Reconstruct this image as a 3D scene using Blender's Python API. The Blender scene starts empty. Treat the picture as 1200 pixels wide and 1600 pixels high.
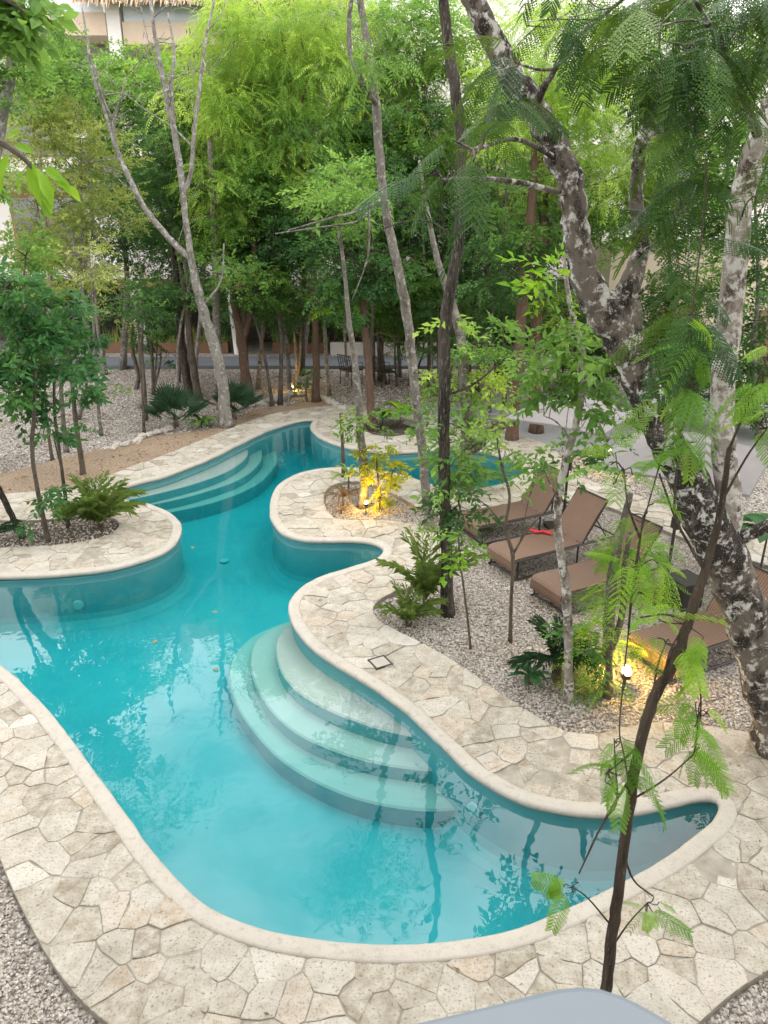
import bpy, math, random
import numpy as np
from mathutils import Vector, geometry

# ------------------------------------------------------------------ camera
CAM_H, PITCH, FPX = 5.0, math.radians(22.0), 1200.0
sc = bpy.context.scene
COL = sc.collection
cam_d = bpy.data.cameras.new("camera")
cam = bpy.data.objects.new("camera", cam_d)
COL.objects.link(cam)
cam.location = (0, 0, CAM_H)
cam.rotation_euler = (math.pi / 2 - PITCH, 0, 0)
cam_d.sensor_fit = 'VERTICAL'
cam_d.sensor_height = 36.0
cam_d.lens = 36.0 * FPX / 1600.0
cam_d.clip_start = 0.05
cam_d.clip_end = 2000
cam_d.dof.use_dof = True
cam_d.dof.focus_distance = 10.0
cam_d.dof.aperture_fstop = 12.0
sc.camera = cam

# ------------------------------------------------------------------ sky, sun, exposure
SUN_EL, SUN_AZ = math.radians(62), math.radians(65)      # azimuth clockwise from +Y
w = bpy.data.worlds.new("World")
sc.world = w
w.use_nodes = True
nt = w.node_tree
nt.nodes.clear()
wo = nt.nodes.new('ShaderNodeOutputWorld')
bg = nt.nodes.new('ShaderNodeBackground')
sky = nt.nodes.new('ShaderNodeTexSky')
sky.sky_type = 'NISHITA'
sky.sun_disc = False
sky.sun_elevation = SUN_EL
sky.sun_rotation = SUN_AZ
sky.air_density = 1.0
sky.dust_density = 1.5
tc = nt.nodes.new('ShaderNodeTexCoord')
mp = nt.nodes.new('ShaderNodeMapping')
mp.inputs['Scale'].default_value = (1.0, 1.0, 1.6)
cn = nt.nodes.new('ShaderNodeTexNoise')
cn.inputs['Scale'].default_value = 3.2
cn.inputs['Detail'].default_value = 7
cn.inputs['Roughness'].default_value = 0.55
cr = nt.nodes.new('ShaderNodeValToRGB')
cr.color_ramp.elements[0].position = 0.27
cr.color_ramp.elements[0].color = (0, 0, 0, 1)
cr.color_ramp.elements[1].position = 0.52
cr.color_ramp.elements[1].color = (1, 1, 1, 1)
cc = nt.nodes.new('ShaderNodeMix')
cc.data_type = 'RGBA'
cc.inputs['B'].default_value = (27.0, 25.8, 25.8, 1)
nt.links.new(tc.outputs['Generated'], mp.inputs['Vector'])
nt.links.new(mp.outputs[0], cn.inputs['Vector'])
nt.links.new(cn.outputs['Fac'], cr.inputs['Fac'])
nt.links.new(cr.outputs[0], cc.inputs['Factor'])
nt.links.new(sky.outputs[0], cc.inputs['A'])
nt.links.new(cc.outputs['Result'], bg.inputs['Color'])
bg.inputs['Strength'].default_value = 0.15
nt.links.new(bg.outputs[0], wo.inputs['Surface'])

sun_d = bpy.data.lights.new("sun", 'SUN')
sun_d.energy = 0.7
sun_d.angle = math.radians(16)
sun_d.color = (1.0, 0.95, 0.86)
sun = bpy.data.objects.new("sun", sun_d)
COL.objects.link(sun)
sdir = Vector((math.sin(SUN_AZ) * math.cos(SUN_EL), math.cos(SUN_AZ) * math.cos(SUN_EL), math.sin(SUN_EL)))
sun.rotation_euler = (-sdir).to_track_quat('-Z', 'Y').to_euler()
sun.location = (0, 0, 40)

sc.view_settings.view_transform = 'Standard'
sc.view_settings.look = 'None'
sc.view_settings.gamma = 1.0
sc.view_settings.use_curve_mapping = False
sc.view_settings.exposure = 0.05
sc.cycles.use_denoising = True
sc.cycles.max_bounces = 8
sc.cycles.diffuse_bounces = 2
sc.cycles.glossy_bounces = 3
sc.cycles.transmission_bounces = 4
sc.cycles.transparent_max_bounces = 8
sc.cycles.volume_bounces = 0
sc.cycles.caustics_reflective = False
sc.cycles.caustics_refractive = False
sc.cycles.sample_clamp_indirect = 6.0

# ------------------------------------------------------------------ helpers
RNG = np.random.default_rng(7)
random.seed(7)
SP, CP = math.sin(PITCH), math.cos(PITCH)


def ray(u, v):
    x, y = (u - 600) / FPX, (v - 800) / FPX
    return np.array([x, CP - y * SP, -SP - y * CP])


def G(u, v, z=0.0):
    """pixel direction met with the level z"""
    d = ray(u, v)
    t = (z - CAM_H) / d[2]
    return np.array([d[0] * t, d[1] * t, z])


def P(u, v, y):
    """pixel direction at ground distance y"""
    d = ray(u, v)
    t = y / d[1]
    return np.array([d[0] * t, y, CAM_H + d[2] * t])


def depth(p):
    return p[1] * CP + (CAM_H - p[2]) * SP


def to_px(p):
    p = np.atleast_2d(p)
    dx, dy, dz = p[:, 0], p[:, 1], p[:, 2] - CAM_H
    f = dy * CP - dz * SP
    up = dy * SP + dz * CP
    return np.stack([600 + FPX * dx / f, 800 - FPX * up / f, f], 1)


def norm(a):
    a = np.asarray(a, float)
    return a / (np.linalg.norm(a, axis=-1, keepdims=True) + 1e-12)


class Geo:
    """collects triangles; build() links them as one mesh object"""

    def __init__(self):
        self.V, self.F, self.T, self.n = [], [], [], 0

    def add(self, V, F, tint=0.5):
        V = np.asarray(V, float).reshape(-1, 3)
        F = np.asarray(F, int)
        if F.ndim == 2 and F.shape[1] == 4:
            F = np.concatenate([F[:, [0, 1, 2]], F[:, [0, 2, 3]]])
        self.V.append(V)
        self.F.append(F.reshape(-1, 3) + self.n)
        self.T.append(np.broadcast_to(np.asarray(tint, float), (len(V),)))
        self.n += len(V)
        return self

    def box(self, lo, hi, tint=0.5, bevel=0.0):
        x0, y0, z0 = lo
        x1, y1, z1 = hi
        V = [(x0, y0, z0), (x1, y0, z0), (x1, y1, z0), (x0, y1, z0), (x0, y0, z1), (x1, y0, z1), (x1, y1, z1), (x0, y1, z1)]
        F = [(0, 3, 2, 1), (4, 5, 6, 7), (0, 1, 5, 4), (1, 2, 6, 5), (2, 3, 7, 6), (3, 0, 4, 7)]
        return self.add(V, F, tint)

    def tube(self, pts, rad, n=8, tint=0.5, wob=0.0, cap=True):
        V, F = tube(pts, rad, n, wob, cap)
        return self.add(V, F, tint)

    def mesh(self, name, mat, smooth=False, origin=(0, 0, 0)):
        V = np.concatenate(self.V) - np.asarray(origin, float)
        F = np.concatenate(self.F)
        me = bpy.data.meshes.new(name)
        me.vertices.add(len(V))
        me.vertices.foreach_set('co', V.astype(np.float32).ravel())
        me.loops.add(F.size)
        me.loops.foreach_set('vertex_index', F.astype(np.int32).ravel())
        me.polygons.add(len(F))
        me.polygons.foreach_set('loop_start', np.arange(0, F.size, 3, dtype=np.int32))
        me.polygons.foreach_set('use_smooth', np.full(len(F), bool(smooth)))
        at = me.attributes.new('tint', 'FLOAT', 'POINT')
        at.data.foreach_set('value', np.concatenate(self.T).astype(np.float32))
        me.update(calc_edges=True)
        me.materials.append(mat)
        return me

    def build(self, name, mat, parent=None, origin=(0, 0, 0), smooth=False):
        o = bpy.data.objects.new(name, self.mesh(name, mat, smooth, origin))
        COL.objects.link(o)
        if parent is not None:
            o.parent = parent
        else:
            o.location = origin
        return o


def tube(pts, rad, n=8, wob=0.0, cap=True):
    pts = np.asarray(pts, float)
    m = len(pts)
    rad = np.broadcast_to(np.asarray(rad, float), (m,))
    tan = norm(np.gradient(pts, axis=0))
    ref = np.array([0, 0, 1.0]) if abs(tan[0][2]) < 0.9 else np.array([1.0, 0, 0])
    a = norm(np.cross(tan[0], ref))
    V = np.zeros((m, n, 3))
    th = np.linspace(0, 2 * math.pi, n, endpoint=False)
    for i in range(m):
        a = norm(a - tan[i] * a.dot(tan[i]))
        b = np.cross(tan[i], a)
        r = rad[i] * (1 + (RNG.normal(0, wob, n) if wob else 0))
        V[i] = pts[i] + (np.cos(th) * r)[:, None] * a + (np.sin(th) * r)[:, None] * b
    V = V.reshape(-1, 3)
    i, j = np.meshgrid(np.arange(m - 1), np.arange(n), indexing='ij')
    k = (j + 1) % n
    Q = np.stack([i * n + j, i * n + k, (i + 1) * n + k, (i + 1) * n + j], -1).reshape(-1, 4)
    F = np.concatenate([Q[:, [0, 1, 2]], Q[:, [0, 2, 3]]])
    if cap:
        c0, c1 = len(V), len(V) + 1
        V = np.concatenate([V, pts[:1], pts[-1:]])
        jj = np.arange(n)
        kk = (jj + 1) % n
        F = np.concatenate([F, np.stack([np.full(n, c0), kk, jj], 1), np.stack([np.full(n, c1), (m - 1) * n + jj, (m - 1) * n + kk], 1)])
    return V, F


def spline(pts, per=6, closed=False):
    p = np.asarray(pts, float)
    n = len(p)
    out = []
    rng = range(n) if closed else range(n - 1)
    for i in rng:
        if closed:
            p0, p1, p2, p3 = p[(i - 1) % n], p[i], p[(i + 1) % n], p[(i + 2) % n]
        else:
            p1, p2 = p[i], p[i + 1]
            p0 = p[i - 1] if i > 0 else 2 * p1 - p2
            p3 = p[i + 2] if i + 2 < n else 2 * p2 - p1
        for t in np.linspace(0, 1, per, endpoint=False):
            out.append(0.5 * ((2 * p1) + (p2 - p0) * t + (2 * p0 - 5 * p1 + 4 * p2 - p3) * t * t + (3 * p1 - p0 - 3 * p2 + p3) * t ** 3))
    if not closed:
        out.append(p[-1])
    return np.array(out)


def resample(loop, step, closed=True):
    p = np.asarray(loop, float)
    q = np.vstack([p, p[:1]]) if closed else p
    s = np.concatenate([[0], np.cumsum(np.linalg.norm(np.diff(q, axis=0), axis=1))])
    n = max(4, int(s[-1] / step))
    t = np.linspace(0, s[-1], n, endpoint=not closed)
    return np.stack([np.interp(t, s, q[:, k]) for k in range(q.shape[1])], 1)


def smooth_loop(p, it=4):
    p = np.array(p)
    for _ in range(it):
        p = 0.5 * p + 0.25 * (np.roll(p, 1, 0) + np.roll(p, -1, 0))
    return p


def area2(p):
    x, y = p[:, 0], p[:, 1]
    return 0.5 * np.sum(x * np.roll(y, -1) - y * np.roll(x, -1))


def inside(poly, q):
    q = np.atleast_2d(q)
    x, y = q[:, 0], q[:, 1]
    r = np.zeros(len(q), bool)
    x0, y0 = poly[:, 0], poly[:, 1]
    x1, y1 = np.roll(x0, -1), np.roll(y0, -1)
    for a, b, c, d in zip(x0, y0, x1, y1):
        m = ((b > y) != (d > y))
        if b != d:
            r ^= m & (x < (c - a) * (y - b) / (d - b) + a)
    return r


def ground_loop(px, z=0.0, step=0.12, per=6, sm=3):
    w3 = np.array([G(u, v, z)[:2] for u, v in px])
    return smooth_loop(resample(spline(w3, per, True), step), sm)


def offset(loop, d):
    """offset a counter-clockwise loop outward by d"""
    t = norm(np.roll(loop, -1, 0) - np.roll(loop, 1, 0))
    nrm = np.stack([t[:, 1], -t[:, 0]], 1)
    return smooth_loop(loop + nrm * d, 1)


def cdt(loops, keep):
    """triangulate the plane inside the loops, keeping triangles whose centre passes keep(xy)"""
    V, E = [], []
    for l in loops:
        b = len(V)
        V += [Vector((float(a[0]), float(a[1]))) for a in l]
        E += [(b + i, b + (i + 1) % len(l)) for i in range(len(l))]
    vo, _, fo, *_ = geometry.delaunay_2d_cdt(V, E, [], 0, 1e-5)
    vo = np.array([(a.x, a.y) for a in vo])
    fo = np.array([f for f in fo if len(f) == 3])
    c = vo[fo].mean(1)
    return vo, fo[keep(c)]


def tag(o, label=None, cat=None, group=None, kind=None):
    if label:
        o['label'] = label
    if cat:
        o['category'] = cat
    if group:
        o['group'] = group
    if kind:
        o['kind'] = kind
    return o


def empty(name, loc, rz=0.0):
    o = bpy.data.objects.new(name, None)
    o.empty_display_size = 0.2
    COL.objects.link(o)
    o.location = [float(a) for a in loc]
    o.rotation_euler = (0, 0, rz)
    return o


def copy_tree(o, parent=None):
    c = o.copy()
    COL.objects.link(c)
    c.parent = parent
    for ch in list(o.children):
        copy_tree(ch, c)
    return c


# ------------------------------------------------------------------ materials
def new_mat(name):
    m = bpy.data.materials.new(name)
    m.use_nodes = True
    t = m.node_tree
    b = t.nodes['Principled BSDF']
    return m, t, b


def N(t, kind, **kw):
    n = t.nodes.new(kind)
    for k, v in kw.items():
        if k in n.inputs:
            n.inputs[k].default_value = v
        else:
            setattr(n, k, v)
    return n


def ramp(t, fac, stops):
    r = t.nodes.new('ShaderNodeValToRGB')
    e = r.color_ramp.elements
    while len(e) < len(stops):
        e.new(0.5)
    for x, (p, c) in zip(e, stops):
        x.position = p
        x.color = (*c, 1) if len(c) == 3 else c
    t.links.new(fac, r.inputs['Fac'])
    return r.outputs['Color']


def mixc(t, fac, a, b, mode='MIX'):
    m = t.nodes.new('ShaderNodeMix')
    m.data_type = 'RGBA'
    m.blend_type = mode
    for s, x in (('Factor', fac), ('A', a), ('B', b)):
        if hasattr(x, 'default_value') and hasattr(x, 'is_linked'):
            t.links.new(x, m.inputs[s])
        elif s == 'Factor':
            m.inputs[s].default_value = x
        else:
            m.inputs[s].default_value = (*x, 1)
    return m.outputs['Result']


def noise(t, vec, scale, detail=4, rough=0.55):
    n = N(t, 'ShaderNodeTexNoise', Scale=scale, Detail=detail, Roughness=rough)
    t.links.new(vec, n.inputs['Vector'])
    return n.outputs['Fac']


def pos(t):
    return t.nodes.new('ShaderNodeNewGeometry').outputs['Position']


def bump(t, b, h, strength=0.4, dist=0.02):
    n = N(t, 'ShaderNodeBump', Strength=strength, Distance=dist)
    t.links.new(h, n.inputs['Height'])
    t.links.new(n.outputs[0], b.inputs['Normal'])


def tintattr(t):
    a = t.nodes.new('ShaderNodeAttribute')
    a.attribute_name = 'tint'
    return a.outputs['Fac']


def plain(name, col, rough=0.6, var=0.12, scale=12, metal=0.0, bmp=0.15):
    m, t, b = new_mat(name)
    p = pos(t)
    f = noise(t, p, scale, 6)
    c = mixc(t, f, tuple(x * (1 - var) for x in col), tuple(min(1, x * (1 + var)) for x in col))
    f2 = noise(t, p, scale * 0.15, 4)
    c = mixc(t, ramp(t, f2, [(0.4, (0, 0, 0)), (0.75, (0.35, 0.35, 0.35))]), c, tuple(x * 0.7 for x in col))
    t.links.new(c, b.inputs['Base Color'])
    b.inputs['Roughness'].default_value = rough
    b.inputs['Metallic'].default_value = metal
    bump(t, b, noise(t, p, scale * 6, 3), bmp, 0.01)
    return m


def leaf_mat(name, dark, mid, light, rough=0.45, trans=0.35):
    m, t, b = new_mat(name)
    f = tintattr(t)
    c = ramp(t, f, [(0.0, dark), (0.5, mid), (1.0, light)])
    n = noise(t, pos(t), 1.3, 2)
    c = mixc(t, ramp(t, n, [(0.42, (0, 0, 0)), (0.7, (0.3, 0.3, 0.3))]), c, light)
    t.links.new(c, b.inputs['Base Color'])
    b.inputs['Roughness'].default_value = rough
    b.inputs['Specular IOR Level'].default_value = 0.18
    tr = t.nodes.new('ShaderNodeBsdfTranslucent')
    tc_ = mixc(t, 0.6, c, (min(1, light[0] * 1.5), min(1, light[1] * 1.5), light[2]))
    t.links.new(tc_, tr.inputs['Color'])
    mx = t.nodes.new('ShaderNodeMixShader')
    mx.inputs[0].default_value = trans
    t.links.new(b.outputs[0], mx.inputs[1])
    t.links.new(tr.outputs[0], mx.inputs[2])
    t.links.new(mx.outputs[0], t.nodes['Material Output'].inputs['Surface'])
    return m


def bark_mat(name, base, dark, pale, patch=0.55, dark_amt=0.5, scale=6.0, furrow=0.0, moss=None):
    m, t, b = new_mat(name)
    p = pos(t)
    mpn = N(t, 'ShaderNodeMapping')
    mpn.inputs['Scale'].default_value = (1, 1, 0.55 if not furrow else 0.12)
    t.links.new(p, mpn.inputs['Vector'])
    v = mpn.outputs[0]
    f1 = noise(t, v, scale * 4, 6, 0.65)
    c = mixc(t, f1, tuple(x * 0.6 for x in base), tuple(min(1, x * 1.35) for x in base))
    f2 = noise(t, v, scale * 0.9, 7, 0.68)
    if moss:                                    # black moss grown over one stretch of the limb
        sz = t.nodes.new('ShaderNodeSeparateXYZ')
        t.links.new(p, sz.inputs[0])
        mr = N(t, 'ShaderNodeMapRange')
        mr.inputs['From Min'].default_value, mr.inputs['From Max'].default_value = moss[0] - 0.4, moss[0] + 0.3
        m2 = N(t, 'ShaderNodeMapRange')
        m2.inputs['From Min'].default_value, m2.inputs['From Max'].default_value = moss[1] + 0.4, moss[1] - 0.3
        t.links.new(sz.outputs[2], mr.inputs['Value'])
        t.links.new(sz.outputs[2], m2.inputs['Value'])
        mm_ = N(t, 'ShaderNodeMath', operation='MULTIPLY')
        t.links.new(mr.outputs[0], mm_.inputs[0])
        t.links.new(m2.outputs[0], mm_.inputs[1])
        ad = N(t, 'ShaderNodeMath', operation='MULTIPLY_ADD')
        ad.inputs[1].default_value = 0.13
        t.links.new(mm_.outputs[0], ad.inputs[0])
        t.links.new(f2, ad.inputs[2])
        f2 = ad.outputs[0]
    c = mixc(t, ramp(t, f2, [(1 - dark_amt - 0.06, (0, 0, 0)), (1 - dark_amt + 0.06, (1, 1, 1))]), c, mixc(t, f1, dark, tuple(x * 2 for x in dark)))
    f3 = N(t, 'ShaderNodeTexNoise', Scale=scale * 1.3, Detail=9, Roughness=0.72, Distortion=0.3)
    t.links.new(v if furrow else p, f3.inputs['Vector'])
    if furrow:
        f3.inputs['Scale'].default_value = scale * 9
    c = mixc(t, ramp(t, f3.outputs['Fac'], [(1 - patch, (0, 0, 0)), (1 - patch + 0.07, (1, 1, 1))]), c, mixc(t, f1, tuple(x * 0.75 for x in pale), pale))
    vo = N(t, 'ShaderNodeTexVoronoi', Scale=scale * 9)
    t.links.new(p, vo.inputs['Vector'])
    dots = mixc(t, 1.0, ramp(t, vo.outputs['Distance'], [(0.10, (0.7, 0.7, 0.7)), (0.3, (0, 0, 0))]), ramp(t, f2, [(0.45, (0, 0, 0)), (0.6, (0.8, 0.8, 0.8))]), 'MULTIPLY')
    c = mixc(t, dots, c, tuple(x * 0.8 for x in pale))
    t.links.new(c, b.inputs['Base Color'])
    b.inputs['Roughness'].default_value = 0.9
    b.inputs['Specular IOR Level'].default_value = 0.2
    h = noise(t, v, scale * (9 if furrow else 7), 6, 0.7)
    bump(t, b, h, 0.9 if furrow else 0.6, 0.03 if furrow else 0.015)
    return m


M = {}
M['bark_lichen'] = bark_mat('bark_lichen', (0.15, 0.13, 0.108), (0.02, 0.017, 0.014), (0.60, 0.595, 0.56), patch=0.475, dark_amt=0.48, scale=7.5, moss=(2.1, 3.7))
M['bark_birch'] = bark_mat('bark_birch', (0.30, 0.27, 0.235), (0.05, 0.036, 0.028), (0.62, 0.61, 0.57), patch=0.52, dark_amt=0.47, scale=7)
M['bark_pale'] = bark_mat('bark_pale', (0.17, 0.155, 0.135), (0.055, 0.048, 0.04), (0.36, 0.355, 0.33), patch=0.46, dark_amt=0.46, scale=10)
M['bark_dead'] = bark_mat('bark_dead', (0.23, 0.215, 0.195), (0.075, 0.066, 0.056), (0.44, 0.44, 0.42), patch=0.47, dark_amt=0.44, scale=9)
M['bark_dark'] = bark_mat('bark_dark', (0.085, 0.072, 0.06), (0.018, 0.015, 0.012), (0.26, 0.245, 0.22), patch=0.45, dark_amt=0.5, scale=8, furrow=1)
M['bark_red'] = bark_mat('bark_red', (0.125, 0.08, 0.057), (0.04, 0.028, 0.022), (0.27, 0.215, 0.175), patch=0.44, dark_amt=0.4, scale=5, furrow=1)
M['bark_brown'] = bark_mat('bark_brown', (0.115, 0.09, 0.07), (0.035, 0.028, 0.022), (0.27, 0.245, 0.21), patch=0.42, dark_amt=0.45, scale=12, furrow=1)
M['bark_sapling'] = bark_mat('bark_sapling', (0.12, 0.10, 0.08), (0.035, 0.03, 0.025), (0.35, 0.33, 0.30), patch=0.38, dark_amt=0.45, scale=10)

M['leaf_lime'] = leaf_mat('leaf_lime', (0.065, 0.16, 0.03), (0.17, 0.33, 0.05), (0.44, 0.58, 0.11), trans=0.4)
M['leaf_mid'] = leaf_mat('leaf_mid', (0.03, 0.09, 0.022), (0.085, 0.20, 0.04), (0.26, 0.44, 0.095), trans=0.35)
M['leaf_dark'] = leaf_mat('leaf_dark', (0.017, 0.06, 0.02), (0.045, 0.125, 0.037), (0.13, 0.26, 0.07), trans=0.28)
M['leaf_olive'] = leaf_mat('leaf_olive', (0.12, 0.18, 0.05), (0.26, 0.33, 0.09), (0.46, 0.52, 0.16), trans=0.35)
M['leaf_broad'] = leaf_mat('leaf_broad', (0.015, 0.06, 0.025), (0.035, 0.12, 0.042), (0.12, 0.28, 0.08), rough=0.35, trans=0.35)
M['leaf_feather'] = leaf_mat('leaf_feather', (0.012, 0.05, 0.022), (0.028, 0.09, 0.022), (0.11, 0.19, 0.02), trans=0.25)
M['leaf_fresh'] = leaf_mat('leaf_fresh', (0.07, 0.20, 0.02), (0.14, 0.31, 0.022), (0.26, 0.44, 0.03), trans=0.35)
M['leaf_palm'] = leaf_mat('leaf_palm', (0.06, 0.13, 0.035), (0.14, 0.24, 0.06), (0.30, 0.38, 0.11), trans=0.35)
M['leaf_fan'] = leaf_mat('leaf_fan', (0.014, 0.045, 0.022), (0.028, 0.075, 0.035), (0.06, 0.12, 0.06), trans=0.15)
M['leaf_yellow'] = leaf_mat('leaf_yellow', (0.12, 0.20, 0.02), (0.34, 0.38, 0.03), (0.55, 0.52, 0.05), trans=0.4)
M['leaf_red'] = leaf_mat('leaf_red', (0.06, 0.08, 0.02), (0.16, 0.10, 0.04), (0.30, 0.14, 0.08), trans=0.25)
M['dry_leaf'] = leaf_mat('dry_leaf', (0.09, 0.05, 0.02), (0.20, 0.12, 0.05), (0.36, 0.24, 0.10), trans=0.1)
M['pod'] = plain('pod', (0.035, 0.022, 0.014), 0.7)


def stone_material():
    m, t, b = new_mat('flagstone_limestone')
    p = pos(t)
    f = tintattr(t)
    c = ramp(t, f, [(0.0, (0.25, 0.215, 0.155)), (0.2, (0.32, 0.285, 0.215)), (0.42, (0.39, 0.36, 0.29)), (0.62, (0.43, 0.405, 0.345)), (0.8, (0.39, 0.32, 0.235)), (1.0, (0.58, 0.565, 0.52))])
    n1 = noise(t, p, 9, 6, 0.6)
    c = mixc(t, ramp(t, n1, [(0.35, (0, 0, 0)), (0.68, (0.8, 0.8, 0.8))]), c, (0.54, 0.52, 0.46))
    n2 = noise(t, p, 2.2, 5, 0.6)
    c = mixc(t, ramp(t, n2, [(0.48, (0, 0, 0)), (0.74, (0.5, 0.5, 0.5))]), c, (0.25, 0.225, 0.175))
    n3 = noise(t, p, 46, 5, 0.7)
    c = mixc(t, ramp(t, n3, [(0.30, (0.95, 0.95, 0.95)), (0.46, (0, 0, 0))]), c, (0.11, 0.095, 0.07))
    vo = N(t, 'ShaderNodeTexVoronoi', Scale=70.0)
    t.links.new(p, vo.inputs['Vector'])
    pit = ramp(t, vo.outputs['Distance'], [(0.10, (1, 1, 1)), (0.22, (0, 0, 0))])
    c = mixc(t, mixc(t, 1.0, pit, ramp(t, noise(t, p, 7, 3), [(0.52, (0, 0, 0)), (0.66, (0.6, 0.6, 0.6))]), 'MULTIPLY'), c, (0.13, 0.11, 0.085))
    t.links.new(c, b.inputs['Base Color'])
    b.inputs['Roughness'].default_value = 0.88
    b.inputs['Specular IOR Level'].default_value = 0.25
    hn = noise(t, p, 30, 7, 0.7)
    bump(t, b, hn, 0.75, 0.02)
    return m


M['stone'] = stone_material()


def coping_material():
    m, t, b = new_mat('coping_render')
    p = pos(t)
    c = mixc(t, noise(t, p, 5, 6), (0.37, 0.345, 0.295), (0.49, 0.465, 0.41))
    c = mixc(t, ramp(t, noise(t, p, 14, 6, 0.7), [(0.52, (0, 0, 0)), (0.70, (0.5, 0.5, 0.5))]), c, (0.24, 0.21, 0.175))
    c = mixc(t, ramp(t, noise(t, p, 60, 4, 0.7), [(0.3, (0.6, 0.6, 0.6)), (0.42, (0, 0, 0))]), c, (0.20, 0.17, 0.14))
    t.links.new(c, b.inputs['Base Color'])
    b.inputs['Roughness'].default_value = 0.75
    bump(t, b, noise(t, p, 35, 6, 0.7), 0.35, 0.01)
    return m


M['coping'] = coping_material()


def gravel_material(name, cols, scale, bstr=0.9):
    m, t, b = new_mat(name)
    p = pos(t)
    vo = N(t, 'ShaderNodeTexVoronoi', Scale=scale)
    t.links.new(p, vo.inputs['Vector'])
    sx = t.nodes.new('ShaderNodeSeparateColor')
    t.links.new(vo.outputs['Color'], sx.inputs[0])
    c = ramp(t, sx.outputs[0], cols)
    edge = ramp(t, vo.outputs['Distance'], [(0.25, (0, 0, 0)), (0.75, (0.85, 0.85, 0.85))])
    c = mixc(t, edge, c, tuple(x * 0.25 for x in cols[0][1]))
    lit = noise(t, p, 1.1, 6, 0.65)
    c = mixc(t, ramp(t, lit, [(0.45, (0, 0, 0)), (0.7, (0.5, 0.5, 0.5))]), c, (0.17, 0.13, 0.095))
    fl = noise(t, p, 16, 4, 0.75)
    c = mixc(t, ramp(t, fl, [(0.60, (0, 0, 0)), (0.66, (0.8, 0.8, 0.8))]), c, (0.10, 0.07, 0.045))
    t.links.new(c, b.inputs['Base Color'])
    b.inputs['Roughness'].default_value = 0.9
    inv = N(t, 'ShaderNodeMath', operation='SUBTRACT')
    inv.inputs[0].default_value = 1.0
    t.links.new(vo.outputs['Distance'], inv.inputs[1])
    bump(t, b, inv.outputs[0], bstr, 0.02)
    return m


M['gravel'] = gravel_material('gravel_ground', [(0.0, (0.26, 0.225, 0.19)), (0.3, (0.44, 0.40, 0.355)), (0.6, (0.56, 0.525, 0.48)), (1.0, (0.68, 0.65, 0.61))], 28)
M['sand'] = gravel_material('sand_path', [(0.0, (0.33, 0.235, 0.155)), (0.4, (0.42, 0.31, 0.21)), (0.7, (0.47, 0.355, 0.245)), (1.0, (0.55, 0.44, 0.32))], 60, 0.4)
M['soil'] = gravel_material('planting_soil', [(0.0, (0.045, 0.034, 0.026)), (0.4, (0.085, 0.065, 0.05)), (0.7, (0.16, 0.13, 0.105)), (1.0, (0.33, 0.29, 0.25))], 30)


def pebble_material():
    m, t, b = new_mat('pebble')
    c = ramp(t, tintattr(t), [(0.0, (0.13, 0.105, 0.085)), (0.2, (0.34, 0.295, 0.245)), (0.45, (0.49, 0.45, 0.395)), (0.75, (0.62, 0.585, 0.535)), (1.0, (0.74, 0.715, 0.68))])
    c = mixc(t, noise(t, pos(t), 60, 3), c, mixc(t, 0.5, c, (0.2, 0.17, 0.14)))
    t.links.new(c, b.inputs['Base Color'])
    b.inputs['Roughness'].default_value = 0.85
    return m


M['pebble'] = pebble_material()
M['mortar'] = plain('mortar', (0.31, 0.285, 0.235), 0.95, 0.6, 9)
M['rock'] = plain('rock', (0.46, 0.43, 0.38), 0.9, 0.3, 9, bmp=0.5)


def plaster(name, col, col2):
    m, t, b = new_mat(name)
    p = pos(t)
    c = mixc(t, ramp(t, noise(t, p, 1.6, 7, 0.65), [(0.3, (0, 0, 0)), (0.7, (1, 1, 1))]), col, col2)
    c = mixc(t, ramp(t, noise(t, p, 40, 4, 0.7), [(0.64, (0, 0, 0)), (0.72, (0.4, 0.4, 0.4))]), c, tuple(x * 0.6 for x in col))
    t.links.new(c, b.inputs['Base Color'])
    b.inputs['Roughness'].default_value = 0.6
    bump(t, b, noise(t, p, 25, 5), 0.1, 0.01)
    return m


M['pool'] = plaster('pool_plaster', (0.10, 0.32, 0.355), (0.14, 0.375, 0.40))
M['step'] = plaster('step_plaster', (0.43, 0.365, 0.34), (0.50, 0.42, 0.385))


def water_material():
    m, t, b = new_mat('pool_water')
    t.nodes.remove(b)
    out = t.nodes['Material Output']
    lw = t.nodes.new('ShaderNodeLayerWeight')
    lw.inputs['Blend'].default_value = 0.5
    pw = N(t, 'ShaderNodeMath', operation='POWER')
    pw.inputs[1].default_value = 4.0
    t.links.new(lw.outputs['Facing'], pw.inputs[0])
    ma = N(t, 'ShaderNodeMath', operation='MULTIPLY_ADD')
    ma.inputs[1].default_value = 0.60
    ma.inputs[2].default_value = 0.06
    t.links.new(pw.outputs[0], ma.inputs[0])
    gl = t.nodes.new('ShaderNodeBsdfGlossy')
    gl.inputs['Roughness'].default_value = 0.0
    tr = t.nodes.new('ShaderNodeBsdfTransparent')
    bp = N(t, 'ShaderNodeBump', Strength=0.05, Distance=0.05)
    t.links.new(noise(t, pos(t), 2.5, 3, 0.5), bp.inputs['Height'])
    t.links.new(bp.outputs[0], gl.inputs['Normal'])
    mx = t.nodes.new('ShaderNodeMixShader')
    t.links.new(ma.outputs[0], mx.inputs[0])
    t.links.new(tr.outputs[0], mx.inputs[1])
    t.links.new(gl.outputs[0], mx.inputs[2])
    t.links.new(mx.outputs[0], out.inputs['Surface'])
    va = t.nodes.new('ShaderNodeVolumeAbsorption')
    va.inputs['Color'].default_value = (0.0, 0.88, 0.90, 1)
    va.inputs['Density'].default_value = 0.95
    t.links.new(va.outputs[0], out.inputs['Volume'])
    return m


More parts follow.
